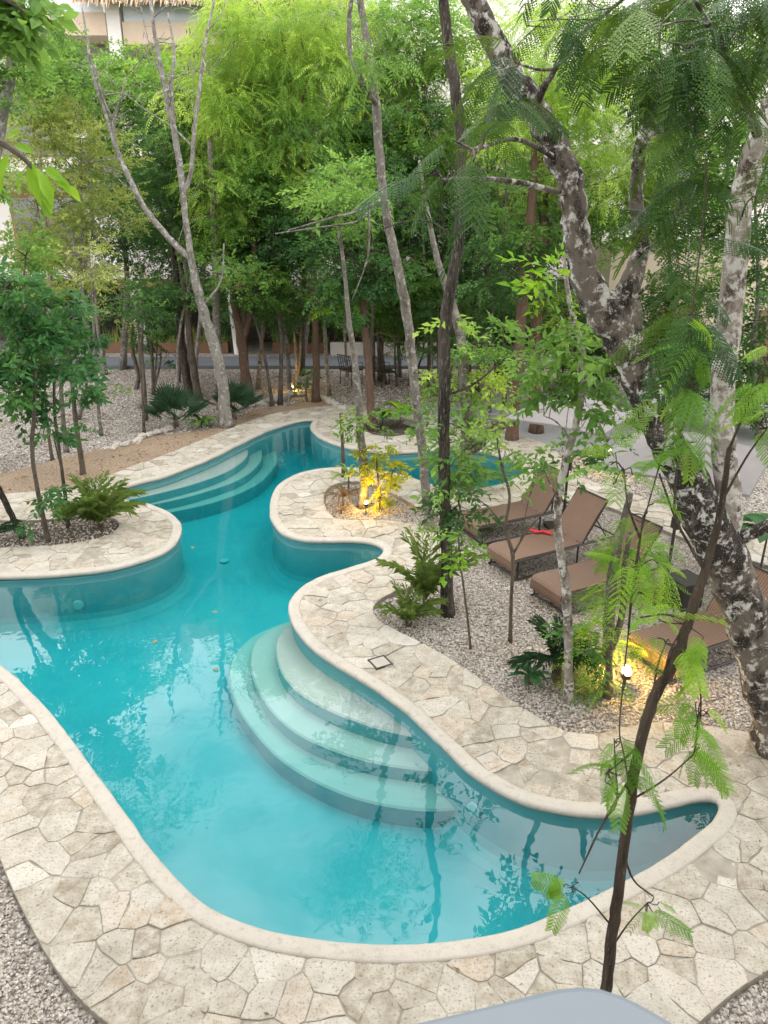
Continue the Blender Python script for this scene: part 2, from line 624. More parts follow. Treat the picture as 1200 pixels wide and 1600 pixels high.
M['water'] = water_material()
M['grime'] = plain('grime', (0.13, 0.15, 0.13), 0.9, 0.7, 6)
M['disc'] = plain('disc_white', (0.26, 0.48, 0.50), 0.5, 0.05)
M['plate'] = plain('plate', (0.40, 0.375, 0.33), 0.8, 0.25)
M['hole'] = plain('dark_frame', (0.05, 0.045, 0.04), 0.8)
M['metal_dark'] = plain('metal_dark', (0.028, 0.024, 0.022), 0.45, 0.2, metal=0.0)
M['white_wall'] = plain('white_wall', (0.74, 0.72, 0.68), 0.85, 0.05, 3)
M['cream_wall'] = plain('cream_wall', (0.62, 0.53, 0.40), 0.85, 0.08, 3)
M['beige_stone'] = plain('beige_stone', (0.58, 0.47, 0.36), 0.85, 0.12, 5)
M['recess'] = plain('recess', (0.07, 0.06, 0.052), 0.8, 0.2, 2)
M['timber'] = plain('timber', (0.20, 0.105, 0.055), 0.6, 0.25, 8)
M['path'] = plain('path_concrete', (0.28, 0.285, 0.29), 0.85, 0.1, 6)
M['road'] = plain('road_asphalt', (0.13, 0.145, 0.165), 0.9, 0.12, 9)
M['thatch'] = leaf_mat('thatch', (0.20, 0.13, 0.07), (0.36, 0.26, 0.16), (0.52, 0.41, 0.28), rough=0.9, trans=0.05)
M['fabric'] = plain('parasol_fabric', (0.21, 0.198, 0.196), 0.9, 0.14, 3)
M['red'] = plain('red_cloth', (0.60, 0.02, 0.03), 0.8)
M['ledge'] = plain('ledge_paint', (0.14, 0.17, 0.195), 0.5, 0.06, 4, bmp=0.03)


def glass_material():
    m, t, b = new_mat('window_glass')
    b.inputs['Base Color'].default_value = (0.05, 0.06, 0.065, 1)
    b.inputs['Roughness'].default_value = 0.06
    b.inputs['Specular IOR Level'].default_value = 0.8
    return m


M['glass'] = glass_material()


def rail_glass():
    m, t, b = new_mat('rail_glass')
    b.inputs['Base Color'].default_value = (0.62, 0.70, 0.73, 1)
    b.inputs['Roughness'].default_value = 0.15
    b.inputs['Alpha'].default_value = 0.55
    return m


M['rail_glass'] = rail_glass()


def wicker_material():
    m, t, b = new_mat('woven_wicker')
    tcn = t.nodes.new('ShaderNodeTexCoord')
    w1 = N(t, 'ShaderNodeTexWave', Scale=14.0, Distortion=0.3)
    w1.bands_direction = 'X'
    t.links.new(tcn.outputs['Object'], w1.inputs['Vector'])
    w2 = N(t, 'ShaderNodeTexWave', Scale=9.0, Distortion=0.3)
    w2.bands_direction = 'Y'
    t.links.new(tcn.outputs['Object'], w2.inputs['Vector'])
    mm = N(t, 'ShaderNodeMath', operation='MULTIPLY')
    t.links.new(w1.outputs['Fac'], mm.inputs[0])
    t.links.new(w2.outputs['Fac'], mm.inputs[1])
    c = ramp(t, mm.outputs[0], [(0.0, (0.085, 0.045, 0.027)), (0.35, (0.21, 0.125, 0.08)), (1.0, (0.32, 0.205, 0.135))])
    c = mixc(t, noise(t, tcn.outputs['Object'], 5, 4), c, mixc(t, 0.4, c, (0.22, 0.16, 0.125)))
    t.links.new(c, b.inputs['Base Color'])
    b.inputs['Roughness'].default_value = 0.6
    bump(t, b, mm.outputs[0], 0.5, 0.01)
    return m


M['wicker'] = wicker_material()


def emit_mat(name, col, strength):
    m, t, b = new_mat(name)
    b.inputs['Base Color'].default_value = (0.8, 0.7, 0.5, 1)
    b.inputs['Emission Color'].default_value = (*col, 1)
    b.inputs['Emission Strength'].default_value = strength
    return m


M['bulb'] = emit_mat('lamp_bulb', (1.0, 0.72, 0.30), 40)

#STRUCTURE
# ------------------------------------------------------------------ pool outline (from the photograph, met with the ground)
POOL_PX = [(0, 1042), (40, 1075), (80, 1120), (120, 1175), (160, 1230), (200, 1285), (235, 1335), (275, 1380), (320, 1420), (380, 1448),
           (450, 1466), (520, 1476), (600, 1479), (690, 1477), (760, 1469), (830, 1450), (900, 1421), (960, 1392), (1015, 1362), (1062, 1330),
           (1103, 1298), (1132, 1270), (1143, 1253), (1136, 1243), (1108, 1239), (1070, 1245), (1030, 1259), (980, 1270), (930, 1272), (870, 1265),
           (810, 1248), (760, 1222), (720, 1190), (685, 1155), (650, 1120), (610, 1087), (562, 1057), (520, 1032), (485, 1007), (463, 980),
           (454, 956), (457, 935), (472, 917), (502, 902), (545, 888), (585, 877), (604, 866), (606, 856), (590, 847), (550, 843),
           (500, 844), (457, 840), (434, 825), (424, 800), (428, 772), (443, 752), (470, 739), (505, 732), (545, 731), (590, 735),
           (630, 743), (670, 756), (715, 765), (760, 763), (800, 751), (820, 737), (812, 724), (780, 711), (740, 703), (690, 701),
           (650, 705), (610, 707), (570, 704), (530, 695), (502, 684), (487, 671), (488, 660), (496, 655), (480, 655), (450, 661), (415, 673),
           (380, 690), (340, 710), (300, 727), (260, 742), (220, 753), (185, 762), (168, 770), (180, 779), (210, 784), (242, 791),
           (268, 804), (281, 820), (279, 840), (262, 857), (230, 873), (190, 885), (140, 893), (80, 898), (0, 901), (-120, 908), (-220, 925), (-250, 950), (-220, 975), (-120, 985), (-50, 1008)]
POOL = ground_loop(POOL_PX, 0.0, 0.11, 6, 5)
if area2(POOL) < 0:
    POOL = POOL[::-1]
COPE_W = 0.128
POOL_OUT = offset(POOL, COPE_W - 0.02)

BED_R = ground_loop([(521, 809), (507, 788), (508, 768), (525, 755), (560, 751), (600, 763), (640, 785), (670, 799), (720, 797), (780, 790), (850, 782), (930, 785),
                     (1020, 820), (1120, 860), (1250, 900), (1400, 980), (1400, 1150), (1200, 1147), (1150, 1139), (1090, 1131), (1030, 1128), (980, 1136), (930, 1148),
                     (890, 1146), (850, 1126), (800, 1095), (750, 1060), (700, 1026), (650, 1000), (600, 975), (580, 956), (586, 940), (605, 928), (640, 917),
                     (668, 900), (690, 868), (692, 846), (675, 828), (640, 817), (600, 812), (560, 813)])
BED_L = ground_loop([(188, 818), (180, 831), (150, 842), (100, 850), (50, 853), (-20, 857), (-200, 865), (-300, 850), (-250, 815), (-100, 808), (0, 813), (80, 811), (140, 804), (176, 808)])
BED_F = ground_loop([(566, 670), (585, 679), (615, 682), (645, 677), (657, 668), (650, 658), (620, 652), (590, 653), (570, 660)])
DECK = ground_loop([(0, 1340), (13, 1374), (40, 1430), (72, 1490), (115, 1550), (175, 1605), (300, 1680), (500, 1725), (800, 1725), (960, 1690), (1058, 1622),
                    (1093, 1599), (1120, 1570), (1150, 1545), (1200, 1515), (1300, 1450), (1400, 1350), (1480, 1240), (1470, 1100), (1440, 960), (1300, 870), (1130, 815),
                    (1000, 775), (900, 740), (870, 705), (830, 685), (760, 674), (700, 668), (660, 652), (610, 641), (550, 633), (480, 637), (420, 648), (370, 665),
                    (320, 685), (270, 705), (220, 724), (180, 738), (150, 752), (100, 764), (0, 772), (-100, 783), (-300, 800), (-420, 880), (-420, 950),
                    (-300, 1010), (-180, 1090), (-80, 1200), (-22, 1295)])
SAND = ground_loop([(-60, 748), (60, 722), (120, 706), (180, 695), (230, 681), (280, 673), (325, 668), (372, 650), (402, 636), (450, 630), (500, 622), (540, 632),
                    (540, 645), (430, 660), (330, 700), (220, 745), (120, 790), (-60, 810), (-400, 860), (-500, 800), (-300, 765)])
for nm in ('BED_R', 'BED_L', 'BED_F', 'DECK', 'SAND'):
    l = globals()[nm]
    if area2(l) < 0:
        globals()[nm] = l[::-1]


def in_deck(q):
    return inside(DECK, q) & ~inside(POOL_OUT, q) & ~inside(BED_R, q) & ~inside(BED_L, q) & ~inside(BED_F, q)


def sheet(name, loops, keep, z, mat, skirt=None, kind='structure'):
    v, f = cdt(loops, keep)
    g = Geo().add(np.c_[v, np.full(len(v), z)], f)
    if skirt is not None:
        for l in loops:
            n = len(l)
            V = np.r_[np.c_[l, np.full(n, z)], np.c_[l, np.full(n, skirt)]]
            i = np.arange(n)
            g.add(V, np.stack([i, i + n, (i + 1) % n + n, (i + 1) % n], 1))
    o = g.build(name, mat)
    tag(o, kind=kind)
    return o


big = np.array([(-400, -150), (400, -150), (400, 600), (-400, 600)], float)
ground = sheet('gravel_ground', [big, POOL], lambda c: ~inside(POOL, c), -0.07, M['gravel'])
tag(ground, 'pale crushed limestone gravel ground round the pool', 'ground')
deck = sheet('pool_deck', [DECK, POOL_OUT, BED_R, BED_L, BED_F], in_deck, -0.009, M['mortar'], skirt=-0.12)
tag(deck, 'crazy paved limestone deck winding round the pool', 'deck')
sandp = sheet('sand_path', [SAND], lambda c: inside(SAND, c), -0.045, M['sand'])
tag(sandp, 'tan sand path along the far pool deck', 'path')
soil = sheet('soil_bed', [BED_L], lambda c: inside(BED_L, c), -0.055, M['soil'])
tag(soil, 'dark planting soil in the rounded peninsula', 'soil')
soil2 = sheet('soil_bed', [BED_F], lambda c: inside(BED_F, c), -0.055, M['soil'])
tag(soil2, 'dark planting soil in the small oval bed across the pool', 'soil')
roadl = np.array([(-60, 25.2), (60, 25.2), (60, 27.1), (-60, 27.1)])
road = sheet('access_road', [roadl], lambda c: inside(roadl, c), -0.06, M['road'])
tag(road, 'dark grey access road in front of the far building', 'road')
kerb = Geo().box((-60, 25.02, -0.1), (60, 25.2, 0.03)).build('kerb', M['road'])
tag(kerb, 'grey kerb along the access road', 'kerb', kind='structure')
PATH = ground_loop([(628, 657), (690, 641), (735, 627), (800, 611), (900, 592), (1100, 590), (1250, 640), (1150, 720), (1000, 700), (905, 702), (815, 690), (795, 668), (740, 655), (670, 664)], sm=1)
pth = sheet('concrete_path', [PATH], lambda c: inside(PATH, c), -0.05, M['path'])
tag(pth, 'smooth grey concrete path curving away behind the pool', 'path')

# ------------------------------------------------------------------ pool basin, steps, coping, water
FLOOR_Z = -0.86
WATER_Z = -0.085
pool = empty('swimming_pool', (0, 0, 0))
tag(pool, 'free form turquoise pool with curved underwater steps', 'pool', kind='structure')
g = Geo()
prof = [(0.0, -0.01), (0.0, -0.35), (0.0, -0.68), (-0.03, -0.77), (-0.09, -0.83), (-0.17, FLOOR_Z)]
rings = [np.c_[offset(POOL, d) if d else POOL, np.full(len(POOL), z)] for d, z in prof]
n = len(POOL)
i = np.arange(n)
for a in range(len(rings) - 1):
    g.add(np.r_[rings[a], rings[a + 1]], np.stack([i, (i + 1) % n, (i + 1) % n + n, i + n], 1))
g.build('basin_wall', M['pool'], pool, smooth=True)
fl = rings[-1][:, :2]
v, f = cdt([POOL], lambda c: inside(POOL, c))
Geo().add(np.c_[v, np.full(len(v), FLOOR_Z - 0.004)], f).build('basin_floor', M['pool'], pool)


def step(px, z):
    l = ground_loop(px, z, 0.1, 6, 2)
    if area2(l) < 0:
        l = l[::-1]
    n = len(l)
    i = np.arange(n)
    v, f = cdt([l], lambda c: inside(l, c))
    t = Geo().add(np.c_[v, np.full(len(v), z)], f)
    lin = offset(l, 0.02)
    t2 = np.r_[np.c_[l, np.full(n, z)], np.c_[lin, np.full(n, z - 0.02)]]
    t.add(t2, np.stack([i, i + n, (i + 1) % n + n, (i + 1) % n], 1))
    o = t.build('tread', M['step'], None)
    r = Geo().add(np.r_[np.c_[lin, np.full(n, z - 0.02)], np.c_[lin, np.full(n, FLOOR_Z - 0.02)]], np.stack([i, i + n, (i + 1) % n + n, (i + 1) % n], 1))
    e = empty('step', (0, 0, 0))
    e.parent = pool
    o.parent = e
    r.build('riser', M['pool'], e, smooth=True)


step([(436, 995), (433, 1018), (445, 1055), (475, 1085), (520, 1110), (580, 1132), (630, 1145), (672, 1149), (720, 1140), (670, 1065), (580, 1005), (500, 965), (455, 975)], -0.27)
step([(415, 990), (398, 1005), (393, 1035), (402, 1070), (427, 1110), (467, 1145), (522, 1170), (580, 1188), (640, 1198), (694, 1201), (745, 1185), (680, 1070), (580, 1010), (500, 965), (455, 970)], -0.45)
step([(395, 995), (367, 1025), (360, 1055), (372, 1100), (398, 1140), (440, 1185), (500, 1222), (560, 1246), (620, 1259), (680, 1264), (722, 1259), (780, 1240), (690, 1080), (580, 1015), (500, 965), (450, 972)], -0.63)
step([(386, 703), (381, 717), (353, 736), (311, 752), (260, 766), (200, 779), (150, 782), (150, 750), (250, 725), (320, 698), (375, 680)], -0.22)
step([(408, 706), (404, 723), (375, 747), (317, 768), (257, 783), (200, 792), (150, 790), (150, 750), (250, 725), (320, 698), (385, 676), (402, 684)], -0.40)
step([(431, 710), (428, 728), (400, 756), (345, 780), (275, 797), (210, 806), (140, 800), (150, 750), (250, 725), (320, 698), (390, 674), (420, 680)], -0.58)

cp = [(-0.02, -0.055), (-0.032, -0.035), (-0.03, -0.008), (-0.016, 0.008), (0.008, 0.015), (0.06, 0.016), (0.10, 0.013), (0.122, 0.005), (0.128, -0.03)]
g = Geo()
cr_ = [np.c_[offset(POOL, d), np.full(n, z)] for d, z in cp]
cr_.append(np.c_[offset(POOL, 0.0), np.full(n, -0.05)])
wv = smooth_loop(RNG.normal(0, 1, (len(POOL), 3)), 3) * np.array([0.012, 0.012, 0.006])
cr_ = [r_ + wv + RNG.normal(0, 0.0012, r_.shape) for r_ in cr_]
n = len(POOL)
i = np.arange(n)
V = np.concatenate(cr_)
for k in range(len(cr_)):
    a, b_ = k * n, ((k + 1) % len(cr_)) * n
    g.add(V, np.stack([a + i, b_ + i, b_ + (i + 1) % n, a + (i + 1) % n], 1)) if k == 0 else None
    if k:
        g.F.append(np.concatenate([np.stack([a + i, b_ + i, b_ + (i + 1) % n], 1), np.stack([a + i, b_ + (i + 1) % n, a + (i + 1) % n], 1)]))
g.build('coping', M['coping'], pool, smooth=True)

gl_ = Geo()
n = len(POOL)
i = np.arange(n)
for (d0, z0), (d1, z1) in (((-0.006, -0.054), (-0.006, -0.068)),):
    gl_.add(np.r_[np.c_[offset(POOL, d0), np.full(n, z0)], np.c_[offset(POOL, d1), np.full(n, z1)]], np.stack([i, (i + 1) % n, (i + 1) % n + n, i + n], 1))
gl_.build('grime_line', M['grime'], pool)
WL = offset(POOL, 0.012)
v, f = cdt([WL], lambda c: inside(WL, c))
nn = len(v)
wg = Geo()
wg.add(np.r_[np.c_[v, np.full(nn, WATER_Z)], np.c_[v, np.full(nn, -1.1)]], np.r_[f, f[:, ::-1] + nn])
i = np.arange(len(WL))
# cdt keeps the loop order for its first vertices
wg.F.append(np.concatenate([np.stack([i, i + nn, (i + 1) % len(WL) + nn], 1), np.stack([i, (i + 1) % len(WL) + nn, (i + 1) % len(WL)], 1)]))
water = wg.build('pool_water', M['water'])
tag(water, 'clear turquoise pool water mirroring sky and trees', 'water', kind='structure')

for (u, v_), (z0, flat) in (((131, 931), (-0.52, 0)), ((350, 877), (FLOOR_Z + 0.01, 1)), ((737, 1266), (-0.42, 0))):
    if flat:
        c = G(u, v_, z0)
        nr = np.array([0, 0, 1.0])
    else:
        c0 = G(u, v_, z0)
        k = np.argmin(np.linalg.norm(POOL - c0[:2], axis=1))
        t_ = norm(POOL[(k + 1) % len(POOL)] - POOL[k - 1])
        nr = np.array([-t_[1], t_[0], 0.0])
        c = np.array([POOL[k][0], POOL[k][1], z0]) + nr * 0.005
    gg = Geo()
    gg.tube([c, c + nr * 0.02, c + nr * 0.028], [0.08, 0.08, 0.065], 20)
    gg.build('pool_light' if not flat else 'floor_drain', M['disc'], pool)

# ------------------------------------------------------------------ flagstones
print('flagstones')
allb = np.concatenate([DECK, POOL_OUT, BED_R, BED_L, BED_F])
allb = np.concatenate([resample(l, 0.03) for l in (DECK, POOL_OUT, BED_R, BED_L, BED_F)])
srng = np.random.default_rng(3)
lo, hi = DECK.min(0), DECK.max(0)
seeds = []
yy = lo[1]
S = 0.218
gx, gy = np.meshgrid(np.arange(lo[0], hi[0], S), np.arange(lo[1], hi[1], S))
gx = gx + (np.arange(gx.shape[0]) % 2)[:, None] * S * 0.5
cand = np.stack([gx.ravel(), gy.ravel()], 1) + srng.uniform(-0.46, 0.46, (gx.size, 2)) * S
cand = cand[srng.random(len(cand)) > 0.14]
cand = cand[in_deck(cand)]


def near_dist(q, ref, chunk=400):
    out = np.empty(len(q))
    idx = np.empty(len(q), int)
    for s in range(0, len(q), chunk):
        d = ((q[s:s + chunk, None, :] - ref[None]) ** 2).sum(-1)
        idx[s:s + chunk] = d.argmin(1)
        out[s:s + chunk] = np.sqrt(d.min(1))
    return out, idx


dd, _ = near_dist(cand, allb)
seeds = cand[dd > 0.07]
cells = []
seeds_used = []
D2 = ((seeds[:, None] - seeds[None]) ** 2).sum(-1)
for k, s in enumerate(seeds):
    poly = np.array([(-.5, -.5), (.5, -.5), (.5, .5), (-.5, .5)]) * 1.1 + s
    nb = np.argsort(D2[k])[1:26]
    for j in nb:
        d = seeds[j] - s
        L = math.sqrt(D2[k, j])
        if L > 1.5 or L < 1e-6:
            continue
        dn = d / L
        lim = L / 2 - (0.0008 + 0.0042 * (((k * 7 + j * 7) % 5) / 4) ** 2)
        sd = (poly - s) @ dn - lim
        if (sd <= 0).all():
            continue
        o = []
        for a in range(len(poly)):
            b_ = (a + 1) % len(poly)
            if sd[a] <= 0:
                o.append(poly[a])
            if (sd[a] <= 0) != (sd[b_] <= 0):
                o.append(poly[a] + (poly[b_] - poly[a]) * sd[a] / (sd[a] - sd[b_]))
        poly = np.array(o)
        if len(poly) < 3:
            break
    if len(poly) < 3:
        continue
    q = []
    for a in range(len(poly)):
        p0, p1 = poly[a], poly[(a + 1) % len(poly)]
        L = np.linalg.norm(p1 - p0)
        if L < 0.02:
            q.append(p0)
            continue
        m = max(1, int(round(L / 0.10)))
        for t_ in range(m):
            pt = p0 + (p1 - p0) * t_ / m
            if t_:
                pt = pt + srng.normal(0, 0.008, 2)
            else:
                pt = pt + (s - pt) * srng.uniform(0, 0.05)
            q.append(pt)
    cells.append(np.array(q))
    seeds_used.append(s)
flat_ = np.concatenate(cells)
orig = np.concatenate([np.repeat(seeds_used[k][None], len(c), 0) for k, c in enumerate(cells)])
best = np.zeros(len(flat_))
alive = np.ones(len(flat_), bool)
for t_ in np.linspace(0.04, 1, 25):
    alive &= in_deck(orig + (flat_ - orig) * t_)
    best[alive] = t_
fix = orig + (flat_ - orig) * best[:, None]
short = best < 0.999
dd, idx = near_dist(fix[short], allb)
fix[short] = np.where((dd < 0.06)[:, None], allb[idx], fix[short])
pos_ = 0
stones = []
for c in cells:
    q = fix[pos_:pos_ + len(c)]
    pos_ += len(c)
    keep = [q[0]]
    for p_ in q[1:]:
        if np.linalg.norm(p_ - keep[-1]) > 0.012:
            keep.append(p_)
    q = np.array(keep)
    if len(q) < 3 or abs(area2(q)) < 0.012:
        continue
    if area2(q) < 0:
        q = q[::-1]
    stones.append(q)


def stone_geo(q, tint, top):
    c = q.mean(0)
    n = len(q)
    tilt = srng.normal(0, 0.008, 2)
    di = norm(q - c)
    inn = q - di * np.minimum(0.008, 0.3 * np.linalg.norm(q - c, axis=1))[:, None]
    zt = top + (inn - c) @ tilt + srng.normal(0, 0.0012, n)
    V = np.r_[np.c_[q, np.full(n, -0.03)], np.c_[q, zt - 0.003], np.c_[inn, zt], [[c[0], c[1], top]]]
    i = np.arange(n)
    j = (i + 1) % n
    F = np.concatenate([np.stack([i, j, j + n], 1), np.stack([i, j + n, i + n], 1), np.stack([i + n, j + n, j + 2 * n], 1), np.stack([i + n, j + 2 * n, i + 2 * n], 1),
                        np.stack([i + 2 * n, j + 2 * n, np.full(n, 3 * n)], 1)])
    return V, F


scored = []
for q in stones:
    p_ = to_px(np.c_[q, np.zeros(len(q))])
    vis = (p_[:, 0] > 0) & (p_[:, 0] < 1200) & (p_[:, 1] > 0) & (p_[:, 1] < 1600)
    scored.append(abs(area2(p_[:, :2])) if vis.mean() > 0.3 else 0.0)
order = np.argsort(scored)[::-1]
rest = Geo()
for r_, k in enumerate(order):
    q = stones[k]
    tint = float(np.clip(srng.beta(1.15, 1.15), 0, 1))
    V, F = stone_geo(q, tint, srng.normal(0.0, 0.0045))
    if r_ < 300 and scored[k] > 0:
        c = np.array([q.mean(0)[0], q.mean(0)[1], 0])
        o = Geo().add(V, F, tint).build('flagstone', M['stone'], deck, origin=c)
        o.location = c
    else:
        rest.add(V, F, tint)
tag(rest.build('flagstone_paving', M['stone'], deck), kind='stuff')

# skimmer lids let into the deck
for u, v_ in ((594, 1035), (449, 801), (766, 1189)):
    c = G(u, v_, 0.0)
    e = empty('skimmer_lid', c, 0.5)
    lbl = {594: 'square skimmer lid in a dark frame beside the lower pool steps', 449: 'small square skimmer lid on the paving by the lamp bed', 766: 'square skimmer lid in the paving between the pool and the lamp'}[u]
    tag(e, lbl, 'lid', 'skimmer lids')
    gg = Geo()
    s_, r_ = 0.11, (0.016 if u == 594 else 0.007)
    for a in ((-s_, -s_, s_, -s_ + r_), (-s_, s_ - r_, s_, s_), (-s_, -s_ + r_, -s_ + r_, s_ - r_), (s_ - r_, -s_ + r_, s_, s_ - r_)):
        gg.box((a[0], a[1], -0.02), (a[2], a[3], 0.012))
    gg.build('frame', M['hole' if u == 594 else 'mortar'], e)
    Geo().box((-s_ + r_ + 0.004, -s_ + r_ + 0.004, -0.02), (s_ - r_ - 0.004, s_ - r_ - 0.004, 0.008)).build('lid_plate', M['plate'], e)

# ------------------------------------------------------------------ gravel chips
print('gravel')
OC_V = np.array([(1, 0, 0), (-1, 0, 0), (0, 1, 0), (0, -1, 0), (0, 0, 1), (0, 0, -1)], float)
OC_F = np.array([(0, 2, 4), (2, 1, 4), (1, 3, 4), (3, 0, 4), (2, 0, 5), (3, 1, 5)])


def chips(xy, size, z, name, label):
    n = len(xy)
    r = RNG
    sz = size * r.uniform(0.6, 1.35, n)
    V = OC_V[None] * (1 + r.normal(0, 0.22, (n, 6, 1)))
    V = V * np.stack([np.ones(n), r.uniform(0.55, 0.95, n), r.uniform(0.45, 0.8, n)], 1)[:, None, :]
    th = r.uniform(0, 2 * math.pi, n)
    tl = r.normal(0, 0.5, n)
    c_, s_ = np.cos(tl), np.sin(tl)
    V = np.stack([V[..., 0] * c_[:, None] + V[..., 2] * s_[:, None], V[..., 1], -V[..., 0] * s_[:, None] + V[..., 2] * c_[:, None]], -1)
    c_, s_ = np.cos(th), np.sin(th)
    V = np.stack([V[..., 0] * c_[:, None] - V[..., 1] * s_[:, None], V[..., 0] * s_[:, None] + V[..., 1] * c_[:, None], V[..., 2]], -1)
    V = V * sz[:, None, None]
    V[..., 0] += xy[:, 0, None]
    V[..., 1] += xy[:, 1, None]
    V[..., 2] += (z + sz * r.uniform(0.1, 0.6, n))[:, None]
    F = (OC_F[None] + (np.arange(n) * 6)[:, None, None]).reshape(-1, 3)
    T = np.repeat(np.clip(r.beta(2.2, 1.8, n) + r.normal(0, .05, n), 0, 1), 6)
    g = Geo().add(V.reshape(-1, 3), F, T)
    o = g.build(name, M['pebble'])
    tag(o, label, 'gravel', kind='stuff')
    return o


def scatter_in(lo, hi, dens, test):
    n = int((hi[0] - lo[0]) * (hi[1] - lo[1]) * dens)
    q = np.c_[RNG.uniform(lo[0], hi[0], n), RNG.uniform(lo[1], hi[1], n)]
    return q[test(q)]


def visible(q, z=0.0, m=60):
    p_ = to_px(np.c_[q, np.full(len(q), z)])
    return (p_[:, 2] > 0) & (p_[:, 0] > -m) & (p_[:, 0] < 1200 + m) & (p_[:, 1] < 1600 + m)


inner_r = offset(BED_R, -0.03)
q = scatter_in(BED_R.min(0), BED_R.max(0), 1750, lambda q: visible(q) & inside(inner_r, q))
chips(q, 0.015, -0.066, 'gravel_chips', 'white and grey gravel chips under the loungers')
out_deck = offset(DECK, 0.02)
q = scatter_in((-4.2, 2.2), (-1.2, 5.2), 3000, lambda q: visible(q) & ~inside(out_deck, q))
chips(q, 0.014, -0.068, 'gravel_chips', 'fine grey gravel beside the near deck edge')
q = scatter_in((1.2, 2.2), (4.5, 5.0), 2200, lambda q: visible(q) & ~inside(out_deck, q))
chips(q, 0.018, -0.068, 'gravel_chips', 'pale angular gravel outside the deck corner by the slender leaning trunk')
inl = offset(BED_L, -0.03)
q = scatter_in(BED_L.min(0), BED_L.max(0), 500, lambda q: visible(q) & inside(inl, q))
chips(q, 0.020, -0.055, 'gravel_chips', 'scattered pale chips on the peninsula soil')
osand = offset(SAND, 0.02)
q = scatter_in((-11, 12), (9, 24.8), 130, lambda q: visible(q) & ~inside(out_deck, q) & ~inside(osand, q) & ~inside(PATH, q))
chips(q, 0.028, -0.07, 'gravel_chips', 'loose limestone chips on the gravel among the far trees')

# ------------------------------------------------------------------ foliage
print('foliage')


def leaf_quad(base, d, nrm, L, W, fold=0.18):
    d, nrm = norm(d), norm(nrm)
    s_ = np.cross(nrm, d)
    return np.array([base, base + d * L * 0.45 + s_ * W / 2 + nrm * W * fold, base + d * L - nrm * L * 0.08, base + d * L * 0.45 - s_ * W / 2 + nrm * W * fold]), np.array([(0, 1, 2), (0, 2, 3)])


def leaf_six(base, d, nrm, L, W):
    d, nrm = norm(d), norm(nrm)
    s_ = np.cross(nrm, d)
    V = np.array([base, base + d * L * .25 + s_ * W * .42 + nrm * W * .12, base + d * L * .6 + s_ * W * .46 + nrm * W * .08, base + d * L - nrm * L * .15,
                  base + d * L * .6 - s_ * W * .46 + nrm * W * .08, base + d * L * .25 - s_ * W * .42 + nrm * W * .12, base + d * L * .5 - nrm * L * .02])
    return V, np.array([(0, 1, 6), (1, 2, 6), (2, 3, 6), (3, 4, 6), (4, 5, 6), (5, 0, 6)])


def merge(parts):
    V, F, n = [], [], 0
    for v, f in parts:
        V.append(v)
        F.append(np.asarray(f) + n)
        n += len(v)
    return np.concatenate(V), np.concatenate(F)


PR = np.random.default_rng(11)
X, Y, Z = np.eye(3)


def proto_broad(n=9, twig=0.28, L=0.10, W=0.05, six=False, droop=0.3):
    ps = []
    for k in range(n):
        t = (k + 0.6) / n
        a = k * 2.4 + PR.uniform(-.4, .4)
        base = X * twig * t + Z * (-droop * twig * t * t)
        d = X * (0.35 + 0.6 * t) + Y * math.cos(a) * 0.9 + Z * (math.sin(a) * 0.45 - 0.15)
        nr = Z + 0.45 * PR.normal(size=3)
        nr = nr - norm(d) * nr.dot(norm(d))
        s_ = PR.uniform(0.7, 1.2)
        ps.append((leaf_six if six else leaf_quad)(base, d, nr, L * s_, W * s_))
    return merge(ps)


def proto_pinnate(pairs=8, length=0.32, L=0.085, W=0.026, droop=0.35):
    ps = []
    for k in range(pairs):
        t = (k + 0.8) / pairs
        base = X * length * t - Z * droop * length * t * t
        for sg in (-1, 1):
            d = X * (0.35 + 0.3 * t) + Y * sg * 0.9 - Z * (0.25 + 0.3 * t)
            nr = Z - X * 0.2 * t + 0.15 * PR.normal(size=3)
            nr = nr - norm(d) * nr.dot(norm(d))
            s_ = (1.05 - 0.55 * abs(t - 0.45)) * PR.uniform(0.85, 1.1)
            ps.append(leaf_quad(base, d, nr, L * s_, W * s_, 0.1))
    d = X - Z * 2 * droop
    ps.append(leaf_quad(X * length - Z * droop * length, d, Z + X * .5, L, W, 0.1))
    return merge(ps)


def proto_feather(pins=9, nl=9, length=0.34, pl=0.115, lw=0.0075, droop=0.35):
    """twice pinnate leaf with rows of tiny leaflets"""
    ps = []
    for k in range(pins):
        t = (k + 0.9) / pins
        base = X * length * t - Z * droop * length * t * t
        for sg in (-1, 1):
            d = norm(X * (0.45 + 0.25 * t) + Y * sg * 0.85 - Z * (0.18 + 0.25 * t))
            plen = pl * (1.1 - 0.7 * abs(t - 0.4)) * PR.uniform(0.9, 1.1)
            nr = norm(Z - d * d[2])
            sd = np.cross(nr, d)
            for m in range(nl):
                tt = (m + 0.7) / nl
                b0 = base + d * plen * tt - Z * 0.25 * plen * tt * tt
                ll = pl * 0.16 * (1.15 - 0.8 * abs(tt - 0.45))
                for s2 in (-1, 1):
                    e = norm(sd * s2 * 0.9 + d * 0.45 - nr * 0.1)
                    a = b0 + e * ll
                    w_ = d * lw * 0.5
                    ps.append((np.array([b0, b0 + e * ll * .5 + w_, a, b0 + e * ll * .5 - w_]), [(0, 1, 2), (0, 2, 3)]))
    V, F = merge(ps)
    pts = np.array([X * length * t - Z * droop * length * t * t for t in np.linspace(0, 1, 6)])
    tv, tf = tube(pts, np.linspace(0.0025, 0.001, 6), 3, 0, False)
    return merge([(V, F), (tv, tf)])


